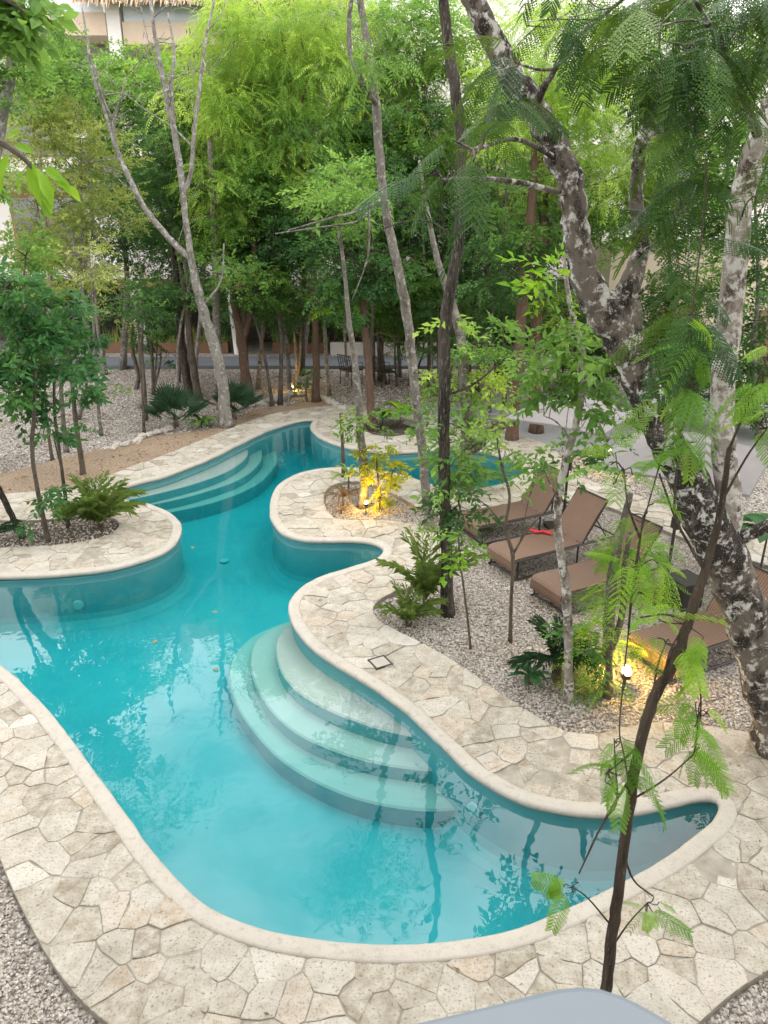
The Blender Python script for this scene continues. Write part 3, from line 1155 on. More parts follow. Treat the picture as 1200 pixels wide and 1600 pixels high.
PROTO = {
    'broad': [proto_broad(9, 0.30, 0.105, 0.055) for _ in range(4)],
    'small': [proto_broad(12, 0.28, 0.062, 0.036) for _ in range(4)],
    'pinnate': [proto_pinnate(8, 0.34, 0.09, 0.027, dr) for dr in (0.2, 0.45, 0.8)],
    'feather': [proto_feather(10, 8, 0.34, 0.115, 0.017, dr) for dr in (0.25, 0.5, 0.9)],
    'feather_lo': [proto_feather(7, 5, 0.34, 0.125, 0.016, dr) for dr in (0.25, 0.5, 0.9)],
    'big': [proto_broad(7, 0.28, 0.15, 0.075, True) for _ in range(4)],
}
# kind of foliage: prototype, material, scale, droop of direction
KIND = {
    'lime': ('pinnate', 'leaf_lime', 1.05, -0.3), 'mid': ('broad', 'leaf_mid', 1.0, -0.1), 'midp': ('pinnate', 'leaf_mid', 0.95, -0.4),
    'dark': ('broad', 'leaf_dark', 1.0, -0.15), 'darks': ('small', 'leaf_dark', 1.0, -0.1), 'olive': ('small', 'leaf_olive', 1.25, 0.15),
    'broad': ('big', 'leaf_broad', 0.85, -0.15), 'feather': ('feather', 'leaf_feather', 0.95, -0.5), 'fresh': ('feather', 'leaf_fresh', 0.47, -0.25),
    'freshlo': ('feather_lo', 'leaf_fresh', 1.0, -0.3), 'yellow': ('big', 'leaf_yellow', 0.6, -0.3), 'bigmid': ('big', 'leaf_mid', 0.75, -0.25), 'bright': ('broad', 'leaf_fresh', 1.0, 0.0),
    'limeb': ('broad', 'leaf_lime', 1.0, -0.3),
}


def scatter(g, proto, ps, dirs, scale, tint):
    """copies of the leaf sprays of one kind, set at points ps and heading along dirs"""
    protos = PROTO[proto]
    which = RNG.integers(0, len(protos), len(ps))
    x = norm(dirs)
    up = np.array([0, 0, 1.0]) + RNG.normal(0, 0.35, (len(ps), 3))
    z = norm(up - x * (up * x).sum(1, keepdims=True))
    y = np.cross(z, x)
    R = np.stack([x, y, z], 1)
    for k, (pv, pf) in enumerate(protos):
        s = which == k
        m = int(s.sum())
        if not m:
            continue
        V = np.einsum('vi,mij->mvj', pv, R[s]) * scale[s][:, None, None] + ps[s][:, None, :]
        F = (pf[None] + (np.arange(m) * len(pv))[:, None, None]).reshape(-1, 3)
        T = np.clip(tint[s][:, None] + RNG.normal(0, 0.1, (m, len(pv))), 0, 1)
        g.add(V.reshape(-1, 3), F, T.ravel())


def blob_sprays(c, r, n, droop):
    """points bunched on sub-clumps in an ellipsoid"""
    nc = max(5, n // 16)
    q = norm(RNG.normal(size=(nc, 3))) * (RNG.uniform(0.15, 1, (nc, 1)) ** 0.45)
    cl = c + q * r
    which = RNG.integers(0, nc, n)
    sd = min(r) * 0.24
    ps = cl[which] + RNG.normal(0, 1, (n, 3)) * np.array([sd, sd, sd * 0.42])
    dirs = norm(ps - cl[which] + 0.35 * q[which] * sd * 2) + RNG.normal(0, 0.35, (n, 3))
    dirs[:, 2] = dirs[:, 2] * 0.6 + droop
    tint = np.clip(0.42 + 0.27 * RNG.normal(size=nc)[which] + 0.12 * RNG.normal(size=n) + 0.12 * q[which][:, 2], 0, 1)
    return ps, dirs, tint, cl


def px_path(path, y0, dy=0.0):
    """(u, v, width px) along a stem -> world points and radii at ground distance y0 .. y0+dy"""
    pts, rad = [], []
    for k, (u, v, wpx) in enumerate(path):
        wpx = wpx * (0.9 if wpx > 30 else 0.8)
        p = P(u, v, y0 + dy * k / max(1, len(path) - 1))
        pts.append(p)
        rad.append(wpx * 0.5 * depth(p) / FPX)
    return np.array(pts), np.array(rad)


TREES = []


def tree(name, label, path, bark, blobs=(), branches=(), y=None, dy=0.0, cat='tree', group=None, seg=10, wob=0.04, dens=1.0, twigs=True, bare=0):
    """a stem path and branches in photo pixels at the ground distance of its foot, with crown blobs (u, v, ru, rv, kind, density, dy)"""
    u0, v0, w0 = path[0]
    if y is None:
        base = G(u0, v0, -0.06)
        y = base[1]
    pts, rad = px_path(path, y, dy)
    if pts[0][2] > -0.02:                       # foot hidden or out of view: carry the stem down to the ground
        foot = pts[0] + (pts[0] - pts[1]) * np.array([0.3, 0.3, 0]) / max(1e-3, np.linalg.norm(pts[0] - pts[1]))
        foot = np.array([foot[0], foot[1], -0.1])
        pts = np.vstack([foot, pts])
        rad = np.r_[rad[0] * 1.15, rad]
    pts[0][2] = min(pts[0][2], -0.1)
    pr = spline(np.c_[pts, rad], 5)
    P3, R3 = pr[:, :3].copy(), np.maximum(pr[:, 3], 0.004)
    k = min(4, len(P3))
    wobv = RNG.normal(0, 1, (len(P3), 3)) * R3[:, None] * 0.08
    P3[1:] += wobv[1:]
    R3[:2] *= (1.35, 1.12)
    base = P3[0].copy()
    base[2] = -0.07
    root = empty(name, base)
    tag(root, label, cat, group)
    tg = Geo().tube(P3, R3, seg, wob=wob)
    stems = [P3]
    for br in branches:
        bdy, lmat = 0.0, None
        if isinstance(br, dict):
            bdy, lmat, br = br.get('dy', 0.0), br.get('mat'), br['p']
        bp, brd = px_path(br, y, bdy)
        S3 = np.concatenate(stems)
        bp[0] = S3[np.linalg.norm(S3 - bp[0], axis=1).argmin()]
        q = spline(np.c_[bp, brd], 5)
        q[1:, :3] += RNG.normal(0, 1, (len(q) - 1, 3)) * q[1:, 3:4] * 0.06
        if lmat:
            Geo().tube(q[:, :3], np.maximum(q[:, 3], 0.003), seg, wob=wob).build('limb', M[lmat], root, origin=base, smooth=True)
        else:
            tg.tube(q[:, :3], np.maximum(q[:, 3], 0.003), max(5, seg - 3), wob=wob)
        stems.append(q[:, :3])
    allp = np.concatenate(stems)
    zs = allp[:, 2]
    cand_ = allp[zs > zs.min() + 0.45 * (zs.max() - zs.min())]
    for _ in range(bare):
        a = cand_[RNG.integers(len(cand_))]
        th_ = RNG.uniform(0, 2 * math.pi)
        d = np.array([math.cos(th_) * 0.7, math.sin(th_) * 0.5, RNG.uniform(-0.2, 1.0)])
        L = RNG.uniform(0.5, 1.5)
        q = [a]
        for _k in range(5):
            d = norm(d + RNG.normal(0, 0.22, 3))
            q.append(q[-1] + d * L / 5)
        tg.tube(q, np.linspace(0.012, 0.004, 6), 4)
        for _k in range(2):
            e = q[RNG.integers(2, 5)]
            d2 = norm(d + RNG.normal(0, 0.5, 3))
            tg.tube([e, e + d2 * L * .2, e + d2 * L * .4 + RNG.normal(0, .03, 3)], [0.007, 0.005, 0.003], 4)
    crowns = {}
    for bl in blobs:
        u, v, ru, rv, kind, dn = bl[:6]
        bdy = bl[6] if len(bl) > 6 else 0.0
        c = P(u, v, y + bdy)
        s = depth(c) / FPX
        r = np.array([ru * s, max(ru, rv) * s * 0.8, rv * s])
        proto, mat, ksc, droop = KIND[kind]
        n = int(max(6, 160 * dens * dn * r[0] * r[2] * math.pi / (ksc * ksc)))
        ps, dirs, tint, cl = blob_sprays(c, r, n, droop)
        low = ps[:, 2] > 0.15
        ps, dirs, tint = ps[low], dirs[low], tint[low]
        g = crowns.setdefault(mat, Geo())
        scatter(g, proto, ps, dirs, ksc * RNG.uniform(0.55, 1.3, len(ps)), tint)
        if twigs:
            below = allp[allp[:, 2] < c[2] + 0.1]
            if not len(below):
                below = allp[:3]
            a = below[np.linalg.norm(below - (c - np.array([0, 0, 0.3])), axis=1).argmin()]
            L = np.linalg.norm(c - a)
            rr = max(0.006, min(0.03, L * 0.012))
            mid = (a + c) / 2 + np.array([0, 0, 0.03 * L]) + RNG.normal(0, 0.05 * L, 3)
            q = spline([a, mid, c], 5)
            tg.tube(q, np.linspace(rr, rr * 0.5, len(q)), 5)
            for e in cl[RNG.permutation(len(cl))[:7]]:
                m2 = (c + e) / 2 + RNG.normal(0, 0.08 * np.linalg.norm(e - c) + 0.01, 3)
                q = spline([q[-4], m2, e], 3) if False else spline([c, m2, e], 3)
                tg.tube(q, np.linspace(rr * 0.5, 0.003, len(q)), 4)
    tg.build('trunk', M[bark], root, origin=base, smooth=True)
    for mat, g in crowns.items():
        g.build('crown', M[mat], root, origin=base)
    TREES.append(root)
    return root

#TREES
# ---- the big mottled forked tree on the right
tree('forked_tree', 'large leaning forked tree with white lichen patches over the lounger gravel',
     [(1232, 1180, 90), (1205, 1090, 79), (1178, 1000, 74), (1152, 920, 76), (1128, 860, 83), (1085, 770, 70), (1050, 705, 59), (1020, 640, 58), (985, 560, 59), (945, 490, 63), (915, 430, 50), (900, 360, 45), (893, 290, 45), (870, 235, 47), (835, 170, 45), (800, 120, 43), (765, 55, 40), (735, -10, 38), (700, -80, 34)],
     'bark_lichen', seg=20, wob=0.025,
     branches=[[(985, 565, 48), (985, 520, 42), (975, 470, 40), (990, 430, 36), (1002, 385, 30), (994, 320, 27), (996, 260, 26), (1008, 205, 24), (1030, 150, 18), (1050, 90, 12), (1080, 20, 9)],
               [(962, 500, 30), (984, 478, 32), (990, 500, 32), (990, 512, 30)],
               {'p': [(1122, 870, 50), (1138, 800, 44), (1131, 700, 41), (1129, 620, 40), (1140, 500, 40), (1150, 400, 41), (1160, 300, 40), (1185, 220, 38), (1215, 150, 34), (1260, 60, 30)], 'mat': 'bark_birch'},
               [(1128, 845, 34), (1170, 835, 26), (1215, 815, 24)],
               {'p': [(835, 170, 20), (860, 120, 12), (900, 60, 9), (960, 10, 7), (1040, -60, 5)], 'dy': -1.0},
               {'p': [(1185, 220, 20), (1150, 120, 12), (1110, 40, 9), (1060, -40, 6)], 'dy': -1.5}],
     blobs=[(1030, 40, 110, 50, 'feather', 0.5, -1.5), (1130, 60, 110, 60, 'feather', 0.55, -1.2), (940, 15, 70, 30, 'feather', 0.4, -1.0), (1085, 190, 60, 70, 'feather', 0.55, -1.4), (1065, 320, 45, 60, 'feather', 0.6, -1.3), (1150, -10, 90, 40, 'feather', 0.7, -1.0), (1060, -20, 90, 30, 'feather', 0.7, -0.8),
            (1075, 420, 45, 60, 'feather', 0.6, -1.2), (1205, 300, 20, 60, 'feather', 0.35, -0.6), (800, 95, 40, 30, 'feather', 0.5, -1.2), (790, 170, 36, 26, 'feather', 0.45, -1.2), (870, 30, 60, 30, 'feather', 0.4, -1.0), (1040, 150, 50, 50, 'feather', 0.35, -1.0),
            (740, 235, 50, 40, 'feather', 0.22, -1.6), (690, 280, 45, 30, 'feather', 0.18, -1.6),
            (950, -180, 260, 110, 'feather', 0.16, 0), (700, -220, 200, 90, 'feather', 0.14, 0.5), (1200, -150, 200, 120, 'feather', 0.2, 0)])

# ---- slender leaning trunk close to the balcony
tree('leaning_tree', 'slender dark trunk with feathery fresh leaves leaning over the near pool end',
     [(917, 1715, 24), (932, 1620, 23), (948, 1537, 22), (958, 1450, 22), (968, 1380, 21), (985, 1250, 21), (1000, 1165, 21), (1020, 1095, 22), (1050, 1040, 21), (1070, 990, 20), (1085, 940, 19), (1105, 880, 16), (1125, 800, 13), (1140, 700, 10)],
     'bark_brown', seg=12, wob=0.03, dens=0.75,
     branches=[[(992, 1215, 7), (960, 1255, 5), (935, 1300, 4), (905, 1365, 3)], [(972, 1340, 6), (990, 1375, 4), (1020, 1400, 3)], [(1000, 1160, 6), (970, 1190, 4), (945, 1210, 3)],
               [(1065, 1005, 6), (1090, 1060, 4), (1095, 1110, 3), (1085, 1180, 2)], [(1075, 970, 6), (1040, 960, 4), (1000, 965, 3)], [(1100, 890, 7), (1060, 820, 5), (1030, 740, 4)],
               [(985, 1255, 4), (975, 1180, 3), (968, 1140, 3), (974, 1065, 3), (985, 960, 3), (1000, 840, 3), (1040, 690, 3), (1075, 520, 3), (1095, 380, 3), (1105, 250, 3)]],
     blobs=[(893, 1385, 14, 20, 'fresh', 0.9), (1012, 1410, 26, 20, 'fresh', 0.35), (950, 1205, 34, 24, 'fresh', 0.35), (960, 1160, 18, 12, 'fresh', 0.3), (1092, 1115, 18, 30, 'fresh', 0.4), (1088, 1175, 15, 22, 'fresh', 0.35),
            (1070, 975, 50, 24, 'fresh', 0.35), (1040, 1005, 34, 12, 'fresh', 0.3), (1000, 885, 34, 26, 'fresh', 0.4), (1005, 808, 34, 28, 'fresh', 0.4), (975, 735, 34, 36, 'fresh', 0.45), (1070, 690, 30, 12, 'fresh', 0.4),
            (1085, 600, 26, 24, 'fresh', 0.35), (1090, 545, 26, 26, 'fresh', 0.35), (1198, 560, 16, 44, 'fresh', 0.35), (1198, 670, 16, 36, 'fresh', 0.3), (1080, 490, 26, 26, 'feather', 0.35)])

# ---- dark straight tree
tree('furrowed_tree', 'tall dark trunk with deeply furrowed bark in the gravel by the pool deck',
     [(699, 960, 25), (698, 900, 23), (696, 800, 22), (693, 700, 23), (694, 600, 24), (695, 520, 24), (703, 450, 23), (716, 380, 22), (720, 300, 22), (720, 220, 23), (712, 150, 22), (702, 80, 21), (693, 0, 20), (690, -80, 18), (700, -200, 14)],
     'bark_dark', seg=12, wob=0.05,
     branches=[[(716, 380, 5), (680, 350, 4), (640, 345, 3), (590, 360, 2)], [(720, 300, 5), (690, 240, 3), (660, 250, 2)], [(694, 620, 5), (740, 600, 4), (790, 560, 3)]],
     blobs=[(700, 650, 28, 30, 'mid', 0.35), (695, 730, 36, 50, 'bigmid', 0.4), (715, 790, 40, 30, 'dark', 0.9), (740, 690, 30, 30, 'mid', 0.4), (700, 520, 30, 30, 'limeb', 0.35), (640, -180, 170, 80, 'midp', 0.5), (820, -220, 150, 80, 'midp', 0.5)])

# ---- grey leaning tree
tree('grey_tree', 'slim grey spotted trunk leaning left beside the lamp lit bed',
     [(673, 832, 20), (666, 770, 18), (660, 700, 18), (652, 640, 18), (643, 560, 19), (632, 470, 19), (615, 390, 18), (600, 310, 17), (592, 230, 17), (586, 150, 17), (576, 80, 15), (563, 0, 13), (555, -80, 11)],
     'bark_pale', seg=12, wob=0.03, dy=0.6,
     branches=[[(590, 160, 12), (565, 125, 11), (548, 85, 10), (546, 30, 9), (553, -30, 7)], [(600, 300, 6), (560, 330, 5), (520, 340, 4), (450, 360, 2)], [(602, 310, 5), (560, 345, 4), (500, 355, 3), (430, 365, 2)], [(605, 340, 4), (575, 400, 3), (550, 470, 2)]],
     blobs=[(600, 110, 60, 40, 'midp', 0.35), (560, -120, 150, 70, 'midp', 0.5), (585, 60, 60, 50, 'midp', 0.3), (660, 670, 25, 25, 'mid', 0.2)])

# ---- pale trunk by the lamp bed
tree('pale_tree', 'pale grey trunk rising beside the yellow lit lamp in the round bed',
     [(566, 793, 18), (569, 740, 17), (565, 690, 16), (561, 640, 15), (557, 590, 14), (552, 545, 12), (545, 500, 10), (540, 440, 8), (530, 360, 7)],
     'bark_pale', seg=10,
     blobs=[(565, 668, 35, 20, 'bigmid', 0.35), (555, 640, 28, 18, 'limeb', 0.35), (520, 330, 70, 50, 'mid', 0.6), (560, 290, 50, 40, 'midp', 0.5)])
tree('bare_stake', 'thin brown pole standing beside the pale trunk in the lamp bed', [(537, 750, 8), (535, 690, 7), (533, 645, 8)], 'bark_sapling', cat='stake')

# ---- speckled slender tree in the lounger gravel
tree('speckled_tree', 'slender white speckled trunk between the loungers and the cycad',
     [(890, 1094, 20), (888, 1010, 17), (886, 945, 18), (882, 900, 17), (873, 845, 16), (872, 790, 15), (880, 735, 15), (893, 690, 14), (905, 640, 13), (912, 590, 13), (908, 540, 12), (890, 470, 10), (880, 400, 8)],
     'bark_birch', seg=10,
     blobs=[(880, 690, 36, 22, 'mid', 0.4), (850, 730, 36, 22, 'mid', 0.45), (890, 630, 40, 25, 'bigmid', 0.4), (870, 510, 45, 35, 'mid', 0.5), (900, 560, 50, 40, 'bigmid', 0.65), (840, 560, 44, 36, 'bigmid', 0.5), (860, 610, 40, 30, 'bigmid', 0.45), (920, 650, 40, 30, 'mid', 0.5), (960, 640, 40, 40, 'dark', 0.6), (945, 700, 40, 30, 'dark', 0.5), (880, 430, 50, 40, 'bright', 0.4)],
     branches=[[(893, 690, 5), (870, 660, 3), (850, 650, 2)], [(905, 640, 5), (935, 660, 3), (950, 690, 2)]])
tree('fern_clad_tree', 'twin stemmed pale stump wrapped in bright feathery fronds beside the lit lamp',
     [(948, 1085, 26), (950, 1020, 23), (952, 960, 22), (958, 890, 20), (968, 840, 16), (985, 770, 12)], 'bark_pale',
     branches=[[(955, 1030, 14), (972, 960, 13), (975, 890, 11), (985, 830, 8)]],
     blobs=[(920, 1040, 40, 30, 'freshlo', 0.8), (945, 1000, 30, 50, 'freshlo', 0.7), (950, 930, 28, 40, 'freshlo', 0.6), (990, 900, 45, 40, 'freshlo', 0.6), (900, 1010, 36, 34, 'dark', 0.8), (1040, 880, 50, 35, 'freshlo', 0.5), (925, 1090, 30, 24, 'dark', 0.5), (990, 860, 40, 30, 'fresh', 0.4)])
tree('forked_sapling', 'thin bare forked sapling in the gravel between two loungers',
     [(797, 1003, 8), (799, 930, 7), (801, 868, 8), (790, 825, 7), (796, 775, 6), (783, 725, 5), (776, 680, 4)], 'bark_sapling', seg=7,
     branches=[[(801, 868, 5), (822, 832, 4), (850, 800, 2)], [(790, 822, 4), (765, 795, 3), (735, 770, 2)], [(812, 848, 3), (822, 800, 2), (835, 740, 2)]],
     blobs=[(790, 700, 30, 20, 'mid', 0.3), (760, 655, 26, 20, 'limeb', 0.35), (835, 735, 30, 18, 'mid', 0.4)])
tree('thin_sapling', 'wispy sapling with a tuft of leaves next to the dark furrowed trunk',
     [(736, 1014, 5), (728, 945, 5), (720, 885, 4), (716, 840, 4)], 'bark_sapling', seg=6, blobs=[(718, 866, 18, 18, 'bright', 0.5), (720, 835, 14, 12, 'mid', 0.4)])
# ---- sawn-off leaning log tree
r = tree('sawn_tree', 'mossy trunk with a thick sawn off limb beyond the small pool lobe',
         [(728, 768, 32), (727, 720, 28), (730, 660, 24), (726, 600, 22), (722, 540, 20), (705, 470, 17), (685, 410, 13), (668, 330, 9), (655, 250, 5)], 'bark_pale', dy=0.3,
         branches=[[(729, 715, 26), (752, 690, 25), (775, 668, 25), (800, 655, 26), (811, 650, 27)]],
         blobs=[(740, 720, 36, 30, 'mid', 0.6), (700, 700, 30, 34, 'mid', 0.6), (765, 650, 34, 22, 'limeb', 0.45), (745, 580, 40, 40, 'limeb', 0.55), (690, 590, 40, 34, 'limeb', 0.4), (760, 520, 50, 36, 'mid', 0.6), (720, 640, 24, 30, 'mid', 0.4), (640, 640, 10, 10, 'mid', 0.3)])
# ---- red-brown trunks
tree('red_tree', 'tall red brown trunk in the small gravel beyond the sawn limb',
     [(800, 690, 24), (806, 620, 22), (812, 530, 21), (818, 440, 21), (828, 350, 19), (834, 280, 16), (838, 200, 12), (850, 100, 9)], 'bark_red', seg=10,
     blobs=[(805, 600, 26, 40, 'limeb', 0.25), (790, 430, 70, 50, 'dark', 0.7), (800, 330, 70, 60, 'mid', 0.6), (860, 200, 90, 60, 'lime', 0.8), (840, 90, 100, 70, 'lime', 0.8), (930, 130, 70, 60, 'lime', 0.8), (930, 260, 70, 60, 'lime', 0.7)])
tree('red_tree', 'shorter red brown trunk beside the parasol, partly behind its canopy',
     [(838, 676, 24), (836, 600, 23), (837, 520, 22), (843, 430, 22), (850, 350, 20), (846, 270, 15), (835, 200, 10)], 'bark_red', seg=10,
     branches=[[(843, 430, 12), (860, 370, 10), (840, 320, 8), (815, 300, 6)]],
     blobs=[(870, 330, 60, 50, 'mid', 0.7), (950, 350, 60, 50, 'mid', 0.6), (900, 280, 80, 50, 'lime', 0.6), (870, 480, 40, 40, 'limeb', 0.4), (980, 60, 90, 60, 'mid', 0.5), (1020, 250, 60, 70, 'lime', 0.6), (1100, 300, 80, 90, 'mid', 0.5)])
# ---- pale bare forked tree at the sand path
tree('bare_tree', 'pale nearly bare forked tree beside the fan palms on the sand path',
     [(354, 667, 27), (349, 610, 22), (342, 565, 22), (326, 512, 21), (310, 458, 18), (299, 405, 14), (290, 340, 12), (284, 280, 13), (272, 205, 12), (256, 130, 10), (243, 60, 8), (232, -20, 6)],
     'bark_dead', seg=12,
     branches=[[(295, 405, 13), (262, 370, 12), (226, 325, 11), (198, 270, 10), (182, 232, 9), (166, 180, 7), (146, 120, 6), (136, 60, 5), (128, 10, 3)],
               [(182, 232, 7), (178, 190, 6), (190, 150, 4), (196, 120, 3)], [(178, 190, 5), (160, 150, 4), (148, 100, 3)],
               [(286, 305, 10), (298, 270, 9), (304, 200, 8), (314, 120, 7), (322, 60, 5), (335, 0, 4)], [(274, 210, 8), (268, 140, 7), (272, 80, 6), (262, 20, 4)],
               [(270, 195, 5), (262, 150, 4), (268, 110, 3)], [(300, 230, 5), (270, 200, 3), (225, 170, 2), (200, 150, 2)], [(256, 130, 4), (240, 90, 3), (226, 40, 2), (220, 10, 2)], [(320, 480, 6), (345, 440, 4), (350, 380, 3)]],
     blobs=[(345, 420, 50, 30, 'mid', 0.35), (300, 470, 30, 20, 'mid', 0.25)], bare=34)
tree('grey_tree', 'grey trunk standing close behind the bare forked tree', [(347, 640, 17), (341, 570, 16), (338, 480, 15), (336, 390, 14), (332, 300, 12), (328, 220, 9)], 'bark_pale',
     blobs=[(340, 290, 60, 40, 'lime', 0.9), (350, 330, 45, 30, 'lime', 0.8), (330, 180, 70, 60, 'lime', 0.7), (390, 440, 60, 30, 'mid', 0.7)])
# ---- grove beyond the pool
GR = 'slender trees of the grove beyond the pool'
tree('dark_tree', 'dark thick trunk left of the bare forked tree', [(297, 619, 18), (287, 560, 16), (280, 500, 15), (276, 440, 13), (270, 380, 10)], 'bark_dark', group=GR, blobs=[(280, 470, 60, 30, 'dark', 1.0), (235, 470, 50, 30, 'dark', 1.0), (270, 330, 70, 50, 'dark', 0.9), (230, 230, 60, 50, 'dark', 0.8)])
tree('dark_tree', 'slanting grey brown trunk between the dark trunk and the bare forked tree', [(311, 624, 14), (300, 560, 13), (294, 500, 12), (285, 430, 9), (270, 360, 7)], 'bark_sapling', group=GR, blobs=[(260, 270, 60, 60, 'darks', 0.9), (330, 400, 60, 40, 'dark', 0.8)])
tree('brown_tree', 'stout red brown forked trunk lit by a warm lamp at its foot', [(391, 633, 22), (383, 580, 19), (376, 525, 18), (366, 475, 13), (360, 410, 10)], 'bark_red', group=GR, branches=[[(378, 535, 14), (392, 490, 13), (402, 440, 12), (396, 380, 10), (392, 340, 8)]],
     blobs=[(400, 440, 70, 30, 'dark', 0.9), (420, 360, 70, 50, 'dark', 0.9), (380, 300, 70, 60, 'mid', 0.9), (440, 260, 70, 50, 'lime', 0.8), (350, 370, 50, 40, 'mid', 0.8)])
tree('thin_tree', 'thin leaning stem right of the stout red brown trunk', [(426, 634, 7), (416, 572, 6), (402, 512, 5), (380, 445, 4)], 'bark_sapling', group=GR, blobs=[(400, 470, 50, 20, 'mid', 0.5)])
tree('thin_tree', 'thin trunk touched by warm lamp light near the rock edging', [(453, 617, 10), (450, 560, 9), (441, 490, 8), (430, 420, 6)], 'bark_pale', group=GR, blobs=[(450, 490, 50, 30, 'dark', 0.8), (430, 400, 60, 40, 'dark', 0.9)])
tree('thin_tree', 'pair of thin stems glowing in the lamp light by the rocks', [(462, 606, 6), (463, 560, 6), (458, 500, 5)], 'bark_pale', group=GR, branches=[[(462, 600, 5), (469, 560, 5), (470, 500, 4)]], blobs=[(470, 470, 40, 24, 'dark', 0.7)])
tree('brown_tree', 'straight brown trunk at the end of the rock edging', [(494, 628, 15), (494, 560, 14), (492, 480, 13), (488, 380, 12), (478, 280, 10), (465, 190, 8), (450, 110, 7), (440, 50, 5)], 'bark_red', group=GR,
     branches=[[(465, 190, 5), (480, 120, 4), (470, 60, 3)], [(455, 140, 5), (440, 200, 3), (437, 260, 2)]],
     blobs=[(440, 60, 110, 50, 'lime', 1.1), (400, 130, 90, 50, 'lime', 1.1), (490, 130, 80, 50, 'lime', 1.0), (380, 200, 80, 45, 'lime', 1.0), (470, 220, 90, 50, 'midp', 1.0), (500, 40, 80, 50, 'lime', 1.0), (360, 60, 70, 50, 'lime', 1.0), (530, 470, 50, 30, 'bright', 0.9)])
tree('red_tree', 'red brown trunk in the small oval bed across the pool', [(583, 672, 18), (578, 610, 16), (573, 540, 15), (568, 480, 14), (576, 420, 11), (570, 340, 8)], 'bark_red', group=GR, bare=20, blobs=[(560, 460, 60, 40, 'dark', 1.0), (520, 400, 60, 50, 'dark', 1.0), (600, 420, 60, 40, 'dark', 0.9), (540, 300, 80, 50, 'mid', 0.9), (620, 320, 70, 50, 'darks', 0.9)])
tree('dark_tree', 'crooked dark trunk near the yellow glow behind the small pool lobe', [(734, 611, 14), (732, 565, 12), (740, 500, 11), (744, 450, 9), (738, 380, 7)], 'bark_dark', group=GR, bare=22, blobs=[(740, 420, 70, 40, 'darks', 0.9), (780, 480, 50, 30, 'mid', 0.6), (700, 380, 60, 50, 'dark', 0.9), (760, 330, 80, 50, 'darks', 0.8)])
sap = [(620, 604, 617, 520, 5), (640, 602, 648, 560, 6), (650, 590, 662, 545, 5), (668, 606, 670, 510, 5), (681, 622, 684, 500, 6), (708, 628, 708, 560, 5), (765, 645, 770, 480, 6), (603, 600, 592, 520, 6), (754, 640, 745, 560, 5), (790, 600, 795, 520, 6)]
SAPL = ['between the iron chairs and the grey leaning trunk', 'bending right just behind the grey leaning trunk', 'short and slanting right behind the grey leaning trunk', 'upright between the grey and the furrowed trunks', 'close on the left of the furrowed trunk', 'close on the right of the furrowed trunk', 'tall and upright in front of the concrete path', 'standing beside the second iron chair', 'slanting left at the edge of the concrete path', 'next to the glowing lamp by the crooked trunk']
for k, (a, b_, c, d, w_) in enumerate(sap):
    tree('sapling', 'thin dark sapling ' + SAPL[k], [(a, b_, w_), ((a + c) / 2 + random.uniform(-4, 4), (b_ + d) / 2, w_ * .9), (c, d, w_ * .7), (c + random.uniform(-8, 8), d - 40, w_ * .5)], 'bark_sapling', group='saplings of the gravel grove', seg=6,
         blobs=[(c, d - 25, 38, 26, random.choice(['mid', 'dark', 'darks']), 0.7), (c + random.uniform(-25, 25), d - 75, 45, 30, random.choice(['mid', 'dark', 'darks']), 0.8)])
# slender pale stems in the depth of the grove
sr = random.Random(5)
for k in range(22):
    u = sr.uniform(150, 860)
    y = sr.uniform(19.5, 24.5)
    x = (u - 600) / 1200 * (y * CP + 1.8)
    p0 = to_px(np.array([[x, y, -0.06]]))[0]
    ln = sr.uniform(-35, 35)
    vt = sr.uniform(120, 300)
    ww = sr.uniform(5, 9)
    kd = sr.choice(['mid', 'midp', 'dark', 'darks', 'lime'])
    tree('slender_tree', 'slender ' + ('straight' if abs(ln) < 12 else 'left leaning' if ln < 0 else 'right leaning') + ' stem in the depth of the grove ' + ('behind the olive leaved tree' if u < 250 else 'behind the bare forked tree' if u < 370 else 'behind the stout red brown trunk' if u < 440 else 'near the straight brown trunk' if u < 530 else 'behind the iron chairs' if u < 620 else 'behind the grey leaning trunk' if u < 690 else 'behind the furrowed trunk' if u < 770 else 'by the two red brown trunks'), [(p0[0], p0[1], ww), (p0[0] + ln * .3 + sr.uniform(-6, 6), p0[1] * .7 + vt * .3, ww * .85), (p0[0] + ln * .6 + sr.uniform(-8, 8), p0[1] * .4 + vt * .6, ww * .7), (p0[0] + ln, vt, ww * .4)],
         sr.choice(['bark_pale', 'bark_dead', 'bark_dead', 'bark_sapling']), group='slender stems in the depth of the grove', seg=7, bare=5,
         blobs=[(p0[0] + ln, vt, 45, 22, kd, 0.8), (p0[0] + ln * .7 + sr.uniform(-40, 40), vt + 70, 45, 18, kd, 0.7)])
